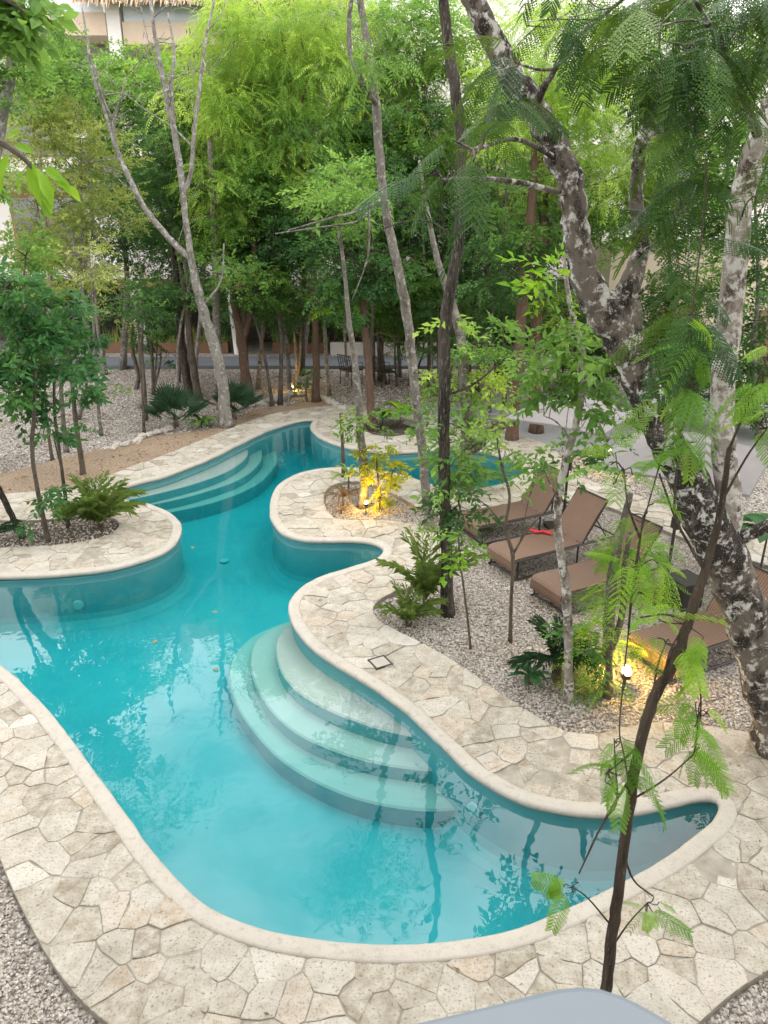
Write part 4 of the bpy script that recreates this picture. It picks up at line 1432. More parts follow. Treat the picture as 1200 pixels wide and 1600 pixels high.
# left side grove
GL = 'slender trees on the pale gravel left of the fan palms'
tree('thin_tree', 'thin stem with pale base in the open gravel left of the fan palms', [(225, 677, 6), (223, 620, 5), (219, 565, 5), (216, 500, 4)], 'bark_sapling', group=GL, blobs=[(215, 480, 36, 24, 'dark', 0.6)])
tree('thin_tree', 'slightly taller thin stem just behind the pale based one', [(229, 657, 6), (226, 600, 5), (222, 540, 5), (225, 470, 4)], 'bark_sapling', group=GL, blobs=[(232, 450, 40, 24, 'dark', 0.7)])
tree('thin_tree', 'curving thin dark trunk by the far road', [(213, 608, 9), (216, 585, 8), (208, 555, 8), (205, 520, 6), (208, 480, 4)], 'bark_sapling', group=GL, blobs=[(205, 450, 40, 30, 'olive', 0.5), (215, 505, 20, 14, 'olive', 0.4)])
tree('multi_stem_tree', 'clump of thin stems with low dark leaves on the gravel', [(240, 618, 7), (238, 570, 6), (236, 530, 5)], 'bark_sapling', group=GL, branches=[[(241, 612, 5), (250, 570, 4), (252, 540, 3)], [(240, 612, 4), (244, 570, 4), (245, 530, 3)]], blobs=[(245, 525, 30, 24, 'dark', 0.9), (262, 565, 18, 10, 'dark', 0.7)])
tree('thin_tree', 'slender grey stem with a stone at its foot on the open gravel', [(158, 680, 7), (152, 620, 6), (149, 570, 6), (146, 500, 5), (145, 430, 4)], 'bark_pale', group=GL, blobs=[(160, 605, 12, 16, 'mid', 0.3), (140, 400, 50, 36, 'olive', 0.7)])
tree('thin_tree', 'grey trunk nearest the far road on the left', [(164, 585, 10), (160, 550, 9), (152, 500, 8), (150, 440, 6)], 'bark_pale', group=GL, blobs=[(150, 420, 60, 40, 'olive', 0.8), (110, 400, 50, 40, 'olive', 0.8)])
tree('olive_tree', 'small pale stemmed tree with yellow green leaves by the white column', [(120, 655, 10), (138, 570, 9), (134, 490, 9), (128, 450, 8), (125, 420, 6), (112, 360, 5)], 'bark_dead', group=GL,
     branches=[[(128, 455, 6), (135, 400, 5), (146, 340, 4), (138, 290, 3)], [(125, 430, 5), (128, 350, 4), (127, 280, 3)], [(132, 470, 5), (160, 440, 4), (180, 425, 3)], [(128, 450, 5), (100, 420, 4), (70, 380, 3), (60, 330, 2)]],
     bare=26, blobs=[(140, 290, 70, 36, 'olive', 1.5), (150, 235, 60, 36, 'olive', 1.5), (80, 270, 60, 40, 'olive', 1.4), (110, 200, 60, 40, 'olive', 1.4), (150, 350, 60, 30, 'olive', 1.3), (70, 350, 60, 34, 'olive', 1.3), (60, 170, 40, 50, 'olive', 1.3),
            (190, 330, 30, 40, 'olive', 0.9), (60, 430, 50, 40, 'olive', 1.2), (20, 300, 50, 50, 'olive', 1.2), (20, 400, 50, 40, 'olive', 1.2), (120, 420, 50, 36, 'olive', 1.0), (180, 490, 30, 16, 'olive', 0.6), (100, 130, 60, 40, 'mid', 1.2), (30, 220, 50, 40, 'olive', 1.2)])
# the leafy clump on the peninsula
GP = 'young trees of the leafy clump at the rounded peninsula'
tree('young_tree', 'thin curved stem in the peninsula soil under dense blue green leaves', [(76, 846, 10), (66, 800, 9), (54, 740, 8), (50, 690, 8), (54, 640, 7), (56, 580, 5)], 'bark_sapling', group=GP, blobs=[(60, 560, 60, 44, 'broad', 0.6), (20, 520, 50, 44, 'broad', 0.6), (70, 770, 40, 14, 'broad', 0.35), (60, 800, 36, 20, 'broad', 0.35)])
tree('young_tree', 'straight thin stem beside the feathery palm on the peninsula', [(107, 824, 8), (100, 760, 7), (92, 700, 6), (86, 650, 6), (84, 590, 5)], 'bark_sapling', group=GP, branches=[[(98, 740, 4), (88, 700, 3), (82, 670, 2)]], blobs=[(95, 600, 44, 36, 'broad', 0.55), (70, 480, 60, 50, 'broad', 0.5), (90, 665, 22, 18, 'broad', 0.6)])
tree('young_tree', 'dark sloping stem entering the peninsula soil', [(37, 842, 13), (22, 812, 12), (2, 772, 12), (-18, 730, 11), (-20, 660, 9)], 'bark_dark', group=GP, blobs=[(10, 620, 40, 50, 'broad', 0.5), (-20, 560, 50, 60, 'broad', 0.5), (10, 450, 50, 50, 'broad', 0.55)])
tree('young_tree', 'taller stem rising through the sand behind the feathery palm', [(130, 742, 11), (124, 700, 10), (117, 650, 9), (112, 590, 7), (105, 530, 5)], 'bark_sapling', group=GP, blobs=[(120, 590, 36, 40, 'broad', 0.55), (115, 540, 40, 36, 'broad', 0.5), (125, 660, 12, 16, 'broad', 0.4)])
tree('young_tree', 'thin stem at the edge of the sand path under the leafy clump', [(82, 719, 7), (76, 680, 6), (72, 640, 5), (70, 590, 4)], 'bark_sapling', group=GP, blobs=[(75, 560, 40, 30, 'broad', 0.55), (40, 400, 50, 36, 'mid', 0.8)])
tree('young_tree', 'stubby pale grey trunk on the gravel behind the leafy clump', [(104, 706, 10), (100, 670, 9), (96, 620, 8), (94, 560, 6)], 'bark_pale', group=GP, blobs=[(95, 520, 40, 40, 'broad', 0.55)])
# top-left pale trunk and near leaves
tree('pale_tree', 'pale mottled trunk forking at the far left above the olive leaves', [(-60, 520, 26), (-25, 330, 24), (3, 185, 22), (14, 130, 20), (22, 70, 17), (30, 10, 14), (40, -50, 10)], 'bark_dead', y=15.0,
     branches=[[(18, 100, 10), (45, 75, 9), (60, 45, 8), (70, 20, 5)], [(12, 140, 9), (-20, 90, 9), (-60, 60, 7)], [(-20, 60, 12), (10, 30, 11), (30, 5, 9)]],
     blobs=[(50, 20, 50, 24, 'midp', 0.6), (90, 30, 30, 20, 'midp', 0.4), (0, 10, 50, 30, 'midp', 0.8), (-10, 90, 40, 40, 'mid', 0.8), (40, 130, 50, 34, 'mid', 0.8), (30, -120, 150, 90, 'midp', 0.5)])
# deeper trees filling the grove
GD = 'dense trees at the back of the grove'
deep = [(70, 24.6, [(60, 130, 90, 50, 'mid', 1.0), (130, 150, 70, 40, 'lime', 0.9), (60, 60, 60, 40, 'mid', 0.9), (200, 130, 60, 50, 'mid', 1.0)]),
        (190, 24.9, [(190, 180, 80, 70, 'mid', 1.1), (180, 260, 70, 60, 'mid', 1.0), (215, 120, 60, 40, 'limeb', 0.9), (170, 340, 60, 50, 'dark', 0.9), (240, 400, 70, 50, 'dark', 0.9)]),
        (290, 23.5, [(270, 150, 70, 60, 'mid', 1.0), (280, 250, 80, 70, 'dark', 1.2), (250, 330, 80, 60, 'dark', 1.1), (300, 370, 70, 50, 'darks', 1.0), (330, 110, 60, 60, 'lime', 0.9)]),
        (380, 22.0, [(360, 120, 80, 60, 'lime', 1.1), (330, 230, 80, 60, 'lime', 0.9), (420, 250, 80, 60, 'midp', 1.1), (400, 330, 90, 50, 'mid', 1.1), (440, 390, 80, 40, 'dark', 1.1), (380, 30, 80, 50, 'lime', 1.0)]),
        (470, 24.0, [(470, 100, 90, 60, 'lime', 1.0), (520, 190, 90, 60, 'midp', 1.1), (480, 290, 90, 60, 'mid', 1.1), (520, 360, 90, 50, 'dark', 1.1), (460, 20, 90, 50, 'lime', 0.9), (440, 190, 70, 60, 'lime', 1.0)]),
        (580, 23.0, [(560, 60, 90, 70, 'midp', 1.0), (590, 170, 80, 60, 'mid', 1.1), (560, 270, 90, 60, 'mid', 1.1), (600, 350, 80, 50, 'dark', 1.1), (640, 80, 70, 70, 'lime', 0.9), (640, 430, 60, 40, 'dark', 1.0)]),
        (690, 22.0, [(660, 50, 80, 70, 'mid', 1.1), (680, 160, 80, 60, 'lime', 0.9), (650, 230, 80, 60, 'mid', 1.1), (700, 320, 80, 60, 'darks', 1.1), (740, 230, 80, 60, 'midp', 0.9), (680, 420, 70, 40, 'dark', 1.0)]),
        (780, 23.5, [(760, 60, 80, 70, 'lime', 0.8), (790, 180, 80, 60, 'mid', 1.0), (780, 290, 80, 60, 'darks', 1.0), (840, 380, 70, 50, 'dark', 0.8), (760, 420, 60, 40, 'dark', 0.9)]),
        (900, 21.0, [(880, 40, 80, 60, 'lime', 0.8), (930, 200, 80, 70, 'lime', 0.9), (880, 160, 70, 60, 'mid', 0.8), (960, 310, 70, 50, 'mid', 0.7), (920, 450, 50, 40, 'mid', 0.5)]),
        (1060, 19.0, [(1040, 330, 90, 60, 'mid', 1.1), (1100, 200, 100, 90, 'mid', 1.1), (1060, 90, 100, 80, 'midp', 1.0), (1100, 450, 70, 50, 'mid', 1.0), (1000, 500, 60, 60, 'dark', 0.9), (1080, 530, 60, 50, 'bright', 0.6)]),
        (1190, 17.0, [(1180, 300, 80, 90, 'dark', 0.8), (1190, 120, 90, 100, 'mid', 0.8), (1190, 470, 60, 70, 'dark', 0.9), (1190, 620, 50, 60, 'mid', 0.8)])]
dl = ['dense green tree in front of the far balcony', 'rounded green tree behind the olive leaved tree', 'dark leaved tree behind the bare forked tree', 'lime leaved tree with hanging pods left of the brown trunk', 'tall lime canopied tree with hanging dark pods at the back', 'full green tree behind the grey leaning trunk', 'broad green tree behind the furrowed trunk', 'shaded tree left of the two red brown trunks', 'bright yellow green tree seen past the lichen covered limb', 'light green tree in front of the white right hand building', 'dark green tree beyond the white spotted upright stem']
for (u, y, bl), lb in zip(deep, dl):
    zt = bl[0][1]
    p0 = to_px(np.array([[(u - 600) / 1200 * (y * CP + 1.8), y, -0.06]]))[0]
    tree('grove_tree', lb, [(p0[0], p0[1], 12), (p0[0] + random.uniform(-12, 12), (p0[1] + zt) / 2 + 60, 10), ((u + bl[0][0]) / 2, (p0[1] + zt) / 2 - 40, 8), (bl[0][0], zt + 20, 5)], random.choice(['bark_pale', 'bark_sapling', 'bark_dead']), blobs=bl, group=GD)
# trees either side of the pool whose crowns the water mirrors
for (x, y, h, lb) in ((-8.6, 7.5, 8.5, 'tall broad crowned tree left of the pool end, mirrored in the water'), (-9.5, 13.0, 9.5, 'tall tree on the gravel left of the peninsula'), (-6.0, 2.6, 8.0, 'tree at the left deck corner below the balcony'), (7.6, 8.0, 9.0, 'tall tree right of the loungers'), (6.5, 3.6, 8.5, 'tall tree at the right deck corner'), (8.5, 13.0, 9.5, 'tall tree right of the concrete path')):
    root = empty('shade_tree', (x, y, -0.07))
    tag(root, lb, 'tree', 'tall trees either side of the pool')
    tg = Geo()
    q = spline([(0, 0, -0.1), (0.1, 0.05, h * .3), (-0.1, 0.1, h * .6), (0.1, 0, h * .85)], 6)
    tg.tube(q, np.linspace(0.16, 0.05, len(q)), 10, wob=0.03)
    cg = Geo()
    for k in range(9):
        c = np.array([RNG.uniform(-2, 2), RNG.uniform(-2, 2), h * RNG.uniform(0.6, 1.0)])
        tg.tube(spline([q[int(len(q) * .6)], c * .5 + (0, 0, h * .35), c], 4), np.linspace(0.05, 0.012, 9), 5)
        ps, dirs, tint, cl = blob_sprays(c, np.array([1.2, 1.2, .8]), 170, -0.2)
        scatter(cg, 'broad', ps, dirs, RNG.uniform(1.0, 1.6, len(ps)), tint)
    tg.build('trunk', M['bark_pale'], root, smooth=True)
    cg.build('crown', M['leaf_mid'], root)
# low understorey in front of the building
GU = 'leafy shrubs along the far road'
us = [(20, 28.0, 60, 40, 'dark'), (110, 28.1, 50, 36, 'dark'), (250, 28.2, 34, 22, 'dark'), (330, 28.2, 40, 22, 'dark'), (440, 28.0, 60, 30, 'dark'), (520, 28, 50, 30, 'mid'), (600, 28.0, 50, 34, 'dark'), (670, 28.0, 50, 34, 'dark'), (740, 27.8, 50, 34, 'mid'), (790, 23.4, 40, 40, 'dark'), (880, 22.4, 50, 50, 'mid'), (960, 21, 60, 60, 'dark'), (1060, 19.5, 60, 60, 'mid'), (1150, 17.5, 60, 70, 'dark')]
ul = ['dark shrub below the leafy clump at the far left', 'dark shrub below the olive leaved tree', 'low dark shrub beside the white column', 'low dark shrub behind the bare forked tree', 'wide dark shrub right of the stout red brown trunk', 'green shrub behind the straight brown trunk', 'dark shrub behind the oval bed trunk', 'dark shrub behind the grey leaning trunk', 'green shrub behind the crooked dark trunk', 'dark shrub left of the red brown trunks', 'green shrub right of the red brown trunks', 'dark shrub behind the parasol', 'green shrub before the cream wall', 'dark shrub under the right hand trees']
for (u, y, ru, rv, kd), lb in zip(us, ul):
    x = (u - 600) / 1200 * (y * CP + 1.6)
    p0 = to_px(np.array([[x, y, -0.06]]))[0]
    tree('shrub', lb, [(p0[0], p0[1], 6), (p0[0] + 3, p0[1] - 30, 5), (p0[0] - 3, p0[1] - 60, 4)], 'bark_sapling', cat='shrub', group=GU,
         blobs=[(p0[0], p0[1] - 55 - rv * 0.6, ru, rv, kd, 1.0), (p0[0] + ru * .5, p0[1] - 40, ru * .7, rv * .6, kd, 0.7)])

#OBJECTS
# ------------------------------------------------------------------ palms and low plants
print('plants')


def frond_geo(L, arch, npair, ll, lw, droop_l=0.4, vee=0.35):
    """arching rachis with two rows of narrow leaflets, growing along +X from the origin"""
    g = Geo()
    t = np.linspace(0, 1, 9)
    ang = arch - (0.85 + 0.35 * (1.5 - arch)) * t ** 1.6
    seg_ = L / 8
    pts = np.zeros((9, 3))
    for k in range(1, 9):
        pts[k] = pts[k - 1] + seg_ * np.array([math.cos(ang[k - 1]), 0, math.sin(ang[k - 1])])
    g.tube(pts, np.linspace(0.009, 0.0025, 9) * L, 4, tint=0.75, cap=False)
    for k in range(npair):
        tt = 0.12 + 0.86 * k / (npair - 1)
        b0 = np.array([np.interp(tt, t, pts[:, a]) for a in range(3)])
        tg = norm(np.array([np.interp(min(1, tt + .05), t, pts[:, a]) for a in range(3)]) - b0 + 1e-6)
        s_ = ll * (0.55 + 0.9 * math.sin(math.pi * min(1, tt * 0.85 + 0.1)) * 0.6)
        for sg in (-1, 1):
            d = norm(tg * (0.6 + 0.7 * tt) + np.array([0, sg, 0]) * (1.0 - 0.4 * tt) + np.array([RNG.normal(0, .15), RNG.normal(0, .15), vee + RNG.normal(0, .2)]))
            n_ = norm(np.cross(d, np.array([0, sg, 0]) + tg * .2) + 1e-6)
            m = b0 + d * s_ * 0.5
            e = b0 + d * s_ - np.array([0, 0, droop_l * s_])
            sd = norm(np.cross(d, [0, 0, 1.0])) * lw / 2
            tn = 0.5 + RNG.normal(0, 0.18)
            g.add([b0, m + sd, e, m - sd], [(0, 1, 2), (0, 2, 3)], np.clip(tn, 0, 1))
    return g


def palm(name, label, u, v, n, L, mat, ll=0.26, lw=0.022, npair=18, el=(0.4, 1.5), cat='palm', stem=0.12, group=None, z=-0.06, part='frond'):
    base = G(u, v, z)
    root = empty(name, base)
    tag(root, label, cat, group)
    sg = Geo()
    for k in range(3):
        a = k * 2.1
        q = np.array([(0.02 * math.cos(a), 0.02 * math.sin(a), -0.03), (0.03 * math.cos(a), 0.03 * math.sin(a), stem * 0.6), (0.05 * math.cos(a), 0.05 * math.sin(a), stem * 1.1)])
        sg.tube(q, [0.02 + 0.1 * stem, 0.014 + 0.07 * stem, 0.01], 6)
    sg.build('stem', M['bark_sapling'], root)
    for k in range(n):
        e = el[0] + (el[1] - el[0]) * ((k * 0.7548 + 0.2) % 1)
        fg = frond_geo(L * RNG.uniform(0.8, 1.15), e, npair, ll, lw)
        o = fg.build(part, M[mat], root)
        o.location = (0, 0, stem)
        o.rotation_euler = (RNG.normal(0, .08), 0, k * 2.399 + RNG.normal(0, .2))
    return root


palm('feathery_palm', 'bushy feathery palm with arching fronds on the rounded peninsula', 157, 828, 38, 0.8, 'leaf_palm', 0.25, 0.012, 14, (0.75, 1.5))
palm('feathery_palm', 'upright palm with long fronds at the foot of the dark furrowed trunk', 664, 950, 17, 0.92, 'leaf_palm', 0.24, 0.012, 15, (1.0, 1.57))
palm('grassy_palm', 'small grassy palm tuft on the deck edge by the larger palm', 637, 978, 14, 0.5, 'leaf_palm', 0.18, 0.011, 14, (0.8, 1.5), stem=0.05)
palm('cycad', 'dark green cycad with stiff fronds under the speckled trunk', 868, 1062, 14, 0.55, 'leaf_fan', 0.16, 0.012, 24, (0.35, 1.25), cat='cycad', stem=0.22)
palm('cycad', 'small cycad at the soil edge by the sloping dark stem', -12, 852, 9, 0.5, 'leaf_fan', 0.14, 0.014, 16, (0.5, 1.2), cat='cycad', stem=0.12)


def strap_plant(name, label, u, v, n, L, W, mat, cat='plant', stem=0.05, up=(0.5, 1.3), z=-0.06, group=None):
    """rosette of broad strap leaves, each leaf its own part"""
    base = G(u, v, z)
    root = empty(name, base)
    tag(root, label, cat, group)
    Geo().tube([(0, 0, -0.04), (0, 0, stem * .5), (0.005, 0, stem + 0.03)], [0.022, 0.016, 0.012], 6).build('stem', M['bark_sapling'], root)
    for k in range(n):
        e = up[0] + (up[1] - up[0]) * ((k * 0.7548 + 0.2) % 1)
        l = L * RNG.uniform(0.75, 1.15)
        g = Geo()
        rows = []
        for t, wd in ((0, 0.25), (0.25, 0.8), (0.5, 1.0), (0.75, 0.75), (1, 0.03)):
            x = l * t * math.cos(e * (1 - 0.55 * t))
            zz = l * t * math.sin(e * (1 - 0.9 * t)) * 0.95
            rows += [(x, -W * wd / 2, zz + W * wd * 0.15), (x, 0, zz), (x, W * wd / 2, zz + W * wd * 0.15)]
        F = []
        for a in range(4):
            for b_ in range(2):
                i0 = a * 3 + b_
                F.append((i0, i0 + 1, i0 + 4, i0 + 3))
        g.add(rows, F, float(np.clip(RNG.normal(0.5, 0.2), 0, 1)))
        o = g.build('leaf', M[mat], root, smooth=True)
        o.location = (0, 0, stem)
        o.rotation_euler = (0, 0, k * 2.399 + RNG.normal(0, .2))
    return root


strap_plant('bromeliad', 'dark strap leaved rosette on the gravel left of the cycad', 826, 1068, 12, 0.34, 0.075, 'leaf_broad', stem=0.10)
strap_plant('cordyline', 'spiky reddish and green cordyline in the lamp bed', 536, 790, 18, 0.5, 0.05, 'leaf_red', stem=0.16, up=(0.5, 1.5))
strap_plant('dracaena', 'upright green dracaena behind the cordyline in the lamp bed', 545, 770, 22, 0.55, 0.045, 'leaf_palm', stem=0.3, up=(0.5, 1.5))
strap_plant('small_fern', 'dry brown grassy rosette at the front of the lamp bed', 533, 803, 12, 0.28, 0.02, 'leaf_red', stem=0.03, up=(0.8, 1.5))
strap_plant('strap_plant', 'pale leaved low plant between the two fan palms', 315, 668, 16, 0.55, 0.11, 'leaf_mid', stem=0.1)
strap_plant('strap_plant', 'bushy bright strap plant in the oval bed across the pool', 625, 668, 26, 0.75, 0.13, 'leaf_fresh', stem=0.3, up=(0.6, 1.5))
strap_plant('strap_plant', 'dark leaved plant beside the red brown trunk in the oval bed', 598, 668, 16, 0.6, 0.09, 'leaf_broad', stem=0.2, up=(0.6, 1.5))
strap_plant('ground_plant', 'low green tuft beside the lounger next to the small pool', 758, 828, 14, 0.16, 0.05, 'leaf_mid', stem=0.02, up=(0.2, 0.7))
strap_plant('aroid', 'large glossy leaved plant beyond the lichen covered trunk', 1185, 905, 14, 0.65, 0.28, 'leaf_broad', stem=0.75, up=(0.1, 0.9))


def fan_palm(label, u, v, n, R):
    base = G(u, v, -0.06)
    root = empty('fan_palm', base)
    tag(root, label, 'palm', 'fan palms on the sand path')
    Geo().tube([(0, 0, -0.05), (0, 0, 0.12), (0.01, 0, 0.2)], [0.09, 0.07, 0.05], 8).build('stem', M['bark_sapling'], root)
    for k in range(n):
        g = Geo()
        e = 0.25 + 1.0 * ((k * 0.7548 + 0.2) % 1)
        pl = R * 0.55
        tip = np.array([pl * math.cos(e), 0, pl * math.sin(e)])
        g.tube([(0, 0, 0), tip * 0.5, tip], [0.012, 0.009, 0.007], 4, cap=False)
        ax = norm(tip)
        sd = np.array([0, 1.0, 0])
        nr = np.cross(ax, sd)
        m = 26
        for j in range(m):
            a = -2.1 + 4.2 * j / (m - 1)
            d = ax * math.cos(a) + sd * math.sin(a)
            l = R * 0.62 * (0.85 + 0.15 * math.cos(a))
            pp = np.cross(d, nr)
            g.add([tip, tip + d * l * 0.55 + pp * 0.022 + nr * 0.01, tip + d * l - nr * 0.05 * l, tip + d * l * 0.55 - pp * 0.022 + nr * 0.01], [(0, 1, 2), (0, 2, 3)], float(np.clip(RNG.normal(.5, .15), 0, 1)))
        o = g.build('fan_leaf', M['leaf_fan'], root)
        o.location = (0, 0, 0.18)
        o.rotation_euler = (RNG.normal(0, .2), 0, k * 2.399)


fan_palm('dark fan palm on the sand edge left of the bare forked tree', 275, 668, 10, 0.85)
fan_palm('dark fan palm just behind the foot of the bare forked tree', 366, 656, 10, 0.8)
tree('croton_bush', 'yellow green bush glowing in the lamp light of the round bed', [(592, 797, 7), (592, 770, 6), (590, 740, 4), (588, 715, 3)], 'bark_sapling', cat='shrub', seg=6,
     branches=[[(592, 780, 4), (610, 745, 3), (618, 730, 2)]], blobs=[(588, 705, 26, 16, 'yellow', 0.7), (600, 740, 30, 18, 'yellow', 0.7), (592, 780, 18, 18, 'yellow', 0.9), (575, 740, 18, 14, 'yellow', 0.5)])
tree('small_bush', 'dark leafy bush at the end of the rock edging', [(480, 628, 4), (478, 610, 4), (482, 590, 3)], 'bark_sapling', cat='shrub', seg=5, blobs=[(480, 590, 14, 22, 'dark', 0.6), (476, 618, 14, 10, 'dark', 0.6)])
tree('vine_bush', 'leafy bush climbing round the furrowed trunk above the lounger', [(722, 812, 5), (718, 790, 4), (712, 770, 3)], 'bark_sapling', cat='shrub', seg=5, blobs=[(715, 770, 32, 22, 'dark', 0.7), (690, 730, 30, 30, 'mid', 0.4)])

# hanging seed pods of the lime leaved trees
for rt in TREES:
    if 'pods' in rt['label']:
        cr_o = [c for c in rt.children if c.name.startswith('crown') and 'lime' in c.data.materials[0].name]
        if not cr_o:
            continue
        me = cr_o[0].data
        co = np.empty(len(me.vertices) * 3, np.float32)
        me.vertices.foreach_get('co', co)
        co = co.reshape(-1, 3)
        g = Geo()
        for p_ in co[RNG.integers(0, len(co), 260)]:
            for _ in range(2):
                a = p_ + RNG.normal(0, 0.05, 3)
                l = RNG.uniform(0.10, 0.2)
                g.tube([a, a + (0.01, 0, -l * .5), a + (RNG.normal(0, .02), 0, -l)], [0.004, 0.014, 0.004], 4, cap=False)
        tag(g.build('seed_pods', M['pod'], rt), kind='stuff')

# branch of large leaves hanging in from the balcony side
nb = empty('leafy_branch', (-5.95, 2.65, 4.1))
tag(nb, 'branch with large yellow green leaves reaching in close at the left', 'branch')
bo = np.array(nb.location)
tg = Geo()
main = spline([np.array([-5.95, 2.65, 4.1]), np.array([-4.0, 2.7, 4.9]), P(-260, 230, 2.6), P(-100, 225, 2.6), P(-20, 215, 2.55), P(40, 250, 2.5), P(62, 290, 2.5)], 6)
tg.tube(main, np.linspace(0.032, 0.003, len(main)), 6)
tg.build('twig', M['bark_sapling'], nb, origin=bo)
for u, v, du, dv, l in ((0, 262, -8, 52, 0.1), (14, 240, -22, 50, 0.11), (40, 262, -18, 34, 0.1), (48, 250, 10, 70, 0.13), (56, 262, 30, 60, 0.12), (62, 285, 22, 48, 0.11), (70, 262, 30, 20, 0.09), (84, 268, 20, 28, 0.08), (98, 280, 12, 24, 0.07), (110, 290, 14, 24, 0.06), (22, 225, 30, 12, 0.1), (-4, 225, -6, 30, 0.1), (10, 215, 22, -12, 0.09), (66, 312, 12, 30, 0.09)):
    a = P(u, v, 2.5)
    b2 = P(u + du, v + dv, 2.45)
    dr = b2 - a
    V, F = leaf_six(a, dr, np.array([RNG.normal(0, .4), -1, 0.5]), np.linalg.norm(dr), np.linalg.norm(dr) * 0.34)
    Geo().add(V, F, float(np.clip(RNG.normal(0.75, 0.2), 0, 1))).build('leaf', M['leaf_fresh'], nb, origin=bo, smooth=True)
nb2 = empty('leafy_branch', (-5.95, 2.65, 5.0))
tag(nb2, 'dark leaved branch tip hanging at the upper left corner', 'branch')
bo = np.array(nb2.location)
tg = Geo()
main = spline([np.array([-5.95, 2.65, 5.0]), np.array([-4.2, 2.8, 6.1]), P(-200, -40, 3.0), P(-60, -20, 3.0), P(10, 0, 2.95), P(40, 20, 2.9)], 6)
tg.tube(main, np.linspace(0.032, 0.003, len(main)), 6)
tg.build('twig', M['bark_sapling'], nb2, origin=bo)
g = Geo()
ps = np.array([P(RNG.uniform(-30, 50), RNG.uniform(-30, 40), 3.0) for _ in range(40)])
scatter(g, 'big', ps, np.c_[RNG.normal(0.4, .5, 40), RNG.normal(0, .5, 40), RNG.normal(-.3, .3, 40)], np.full(40, 0.5), RNG.uniform(.2, .8, 40))
g.build('foliage', M['leaf_mid'], nb2, origin=bo)

# ------------------------------------------------------------------ loungers
print('furniture')


def lounger():
    root = empty('sun_lounger', (0, 0, 0))
    W, H = 0.31, 0.33
    prof = [(-0.045, H - 0.16), (-0.05, H - 0.09), (-0.035, H - 0.03), (0.0, H), (0.06, H + 0.012), (0.4, H + 0.006), (0.8, H + 0.006), (1.2, H + 0.012)]
    g = Geo()
    for sgn, off in ((1, 0.0), (-1, -0.022)):
        V = []
        for x, z in prof:
            V += [(x, -W, z + off), (x, W, z + off)]
        F = [(2 * k, 2 * k + 1, 2 * k + 3, 2 * k + 2) for k in range(len(prof) - 1)]
        g.add(V, F if sgn > 0 else [f[::-1] for f in F])
    n = len(prof)
    for sd in (0, 1):
        for k in range(n - 1):
            a = [(prof[j][0], (-W, W)[sd], prof[j][1] + o) for j in (k, k + 1) for o in (0, -0.022)]
            g.add(a, [(0, 1, 3, 2)])
    g.build('seat_panel', M['wicker'], root)
    b = Geo()
    an = math.radians(56)
    L = 0.74
    pb = [(0, 0.0), (0.25, -0.012), (0.5, -0.012), (0.7, 0.0), (L, 0.02)]
    V = []
    for off in (0.012, -0.012):
        for t, o in pb:
            V += [(t, -W, off - o), (t, W, off - o)]
    m = len(pb)
    F = [(2 * k, 2 * k + 1, 2 * k + 3, 2 * k + 2) for k in range(m - 1)] + [(2 * m + 2 * k + 2, 2 * m + 2 * k + 3, 2 * m + 2 * k + 1, 2 * m + 2 * k) for k in range(m - 1)]
    F += [(0, 2 * m, 2 * m + 1, 1), (2 * m - 2, 2 * m - 1, 4 * m - 1, 4 * m - 2)]
    F += [(2 * k, 2 * k + 2, 2 * m + 2 * k + 2, 2 * m + 2 * k) for k in range(m - 1)] + [(2 * k + 1, 2 * m + 2 * k + 1, 2 * m + 2 * k + 3, 2 * k + 3) for k in range(m - 1)]
    o = b.add(V, F).build('backrest', M['wicker'], root)
    o.location = (1.23, 0, H)
    o.rotation_euler = (0, -an, 0)
    bf = Geo()
    for s_ in (-1, 1):
        bf.tube([(0.0, s_ * (W + .012), 0), (L, s_ * (W + .012), 0)], 0.013, 6)
    bf.tube([(L, -W - .012, 0), (L, W + .012, 0)], 0.013, 6)
    o2 = bf.build('backrest_frame', M['metal_dark'], root)
    o2.location = (1.23, 0, H)
    o2.rotation_euler = (0, -an, 0)
    for s_ in (-1, 1):
        y = s_ * (W + 0.012)
        Geo().tube([(-0.02, y, H - .03), (1.0, y, H - .012), (1.95, y, H - .012)], 0.016, 6).build('side_rail', M['metal_dark'], root)
        Geo().tube([(0.0, y, 0.016), (1.0, y, 0.016), (1.93, y, 0.016)], 0.016, 6).build('ground_runner', M['metal_dark'], root)
        for x in (0.05, 1.15, 1.9):
            Geo().tube([(x, y, 0.01), (x, y, H - .02)], 0.015, 6).build('leg', M['metal_dark'], root)
        Geo().tube([(1.23 + L * .6 * math.cos(an), s_ * W * .8, H + L * .6 * math.sin(an)), (1.75, s_ * W * .8, H)], 0.011, 6).build('backrest_strut', M['metal_dark'], root)
    Geo().tube([(0.05, -W, 0.02), (0.05, W, 0.02)], 0.014, 6).build('cross_bar', M['metal_dark'], root)
    Geo().tube([(1.9, -W, H - .012), (1.9, W, H - .012)], 0.014, 6).build('cross_bar', M['metal_dark'], root)
    return root


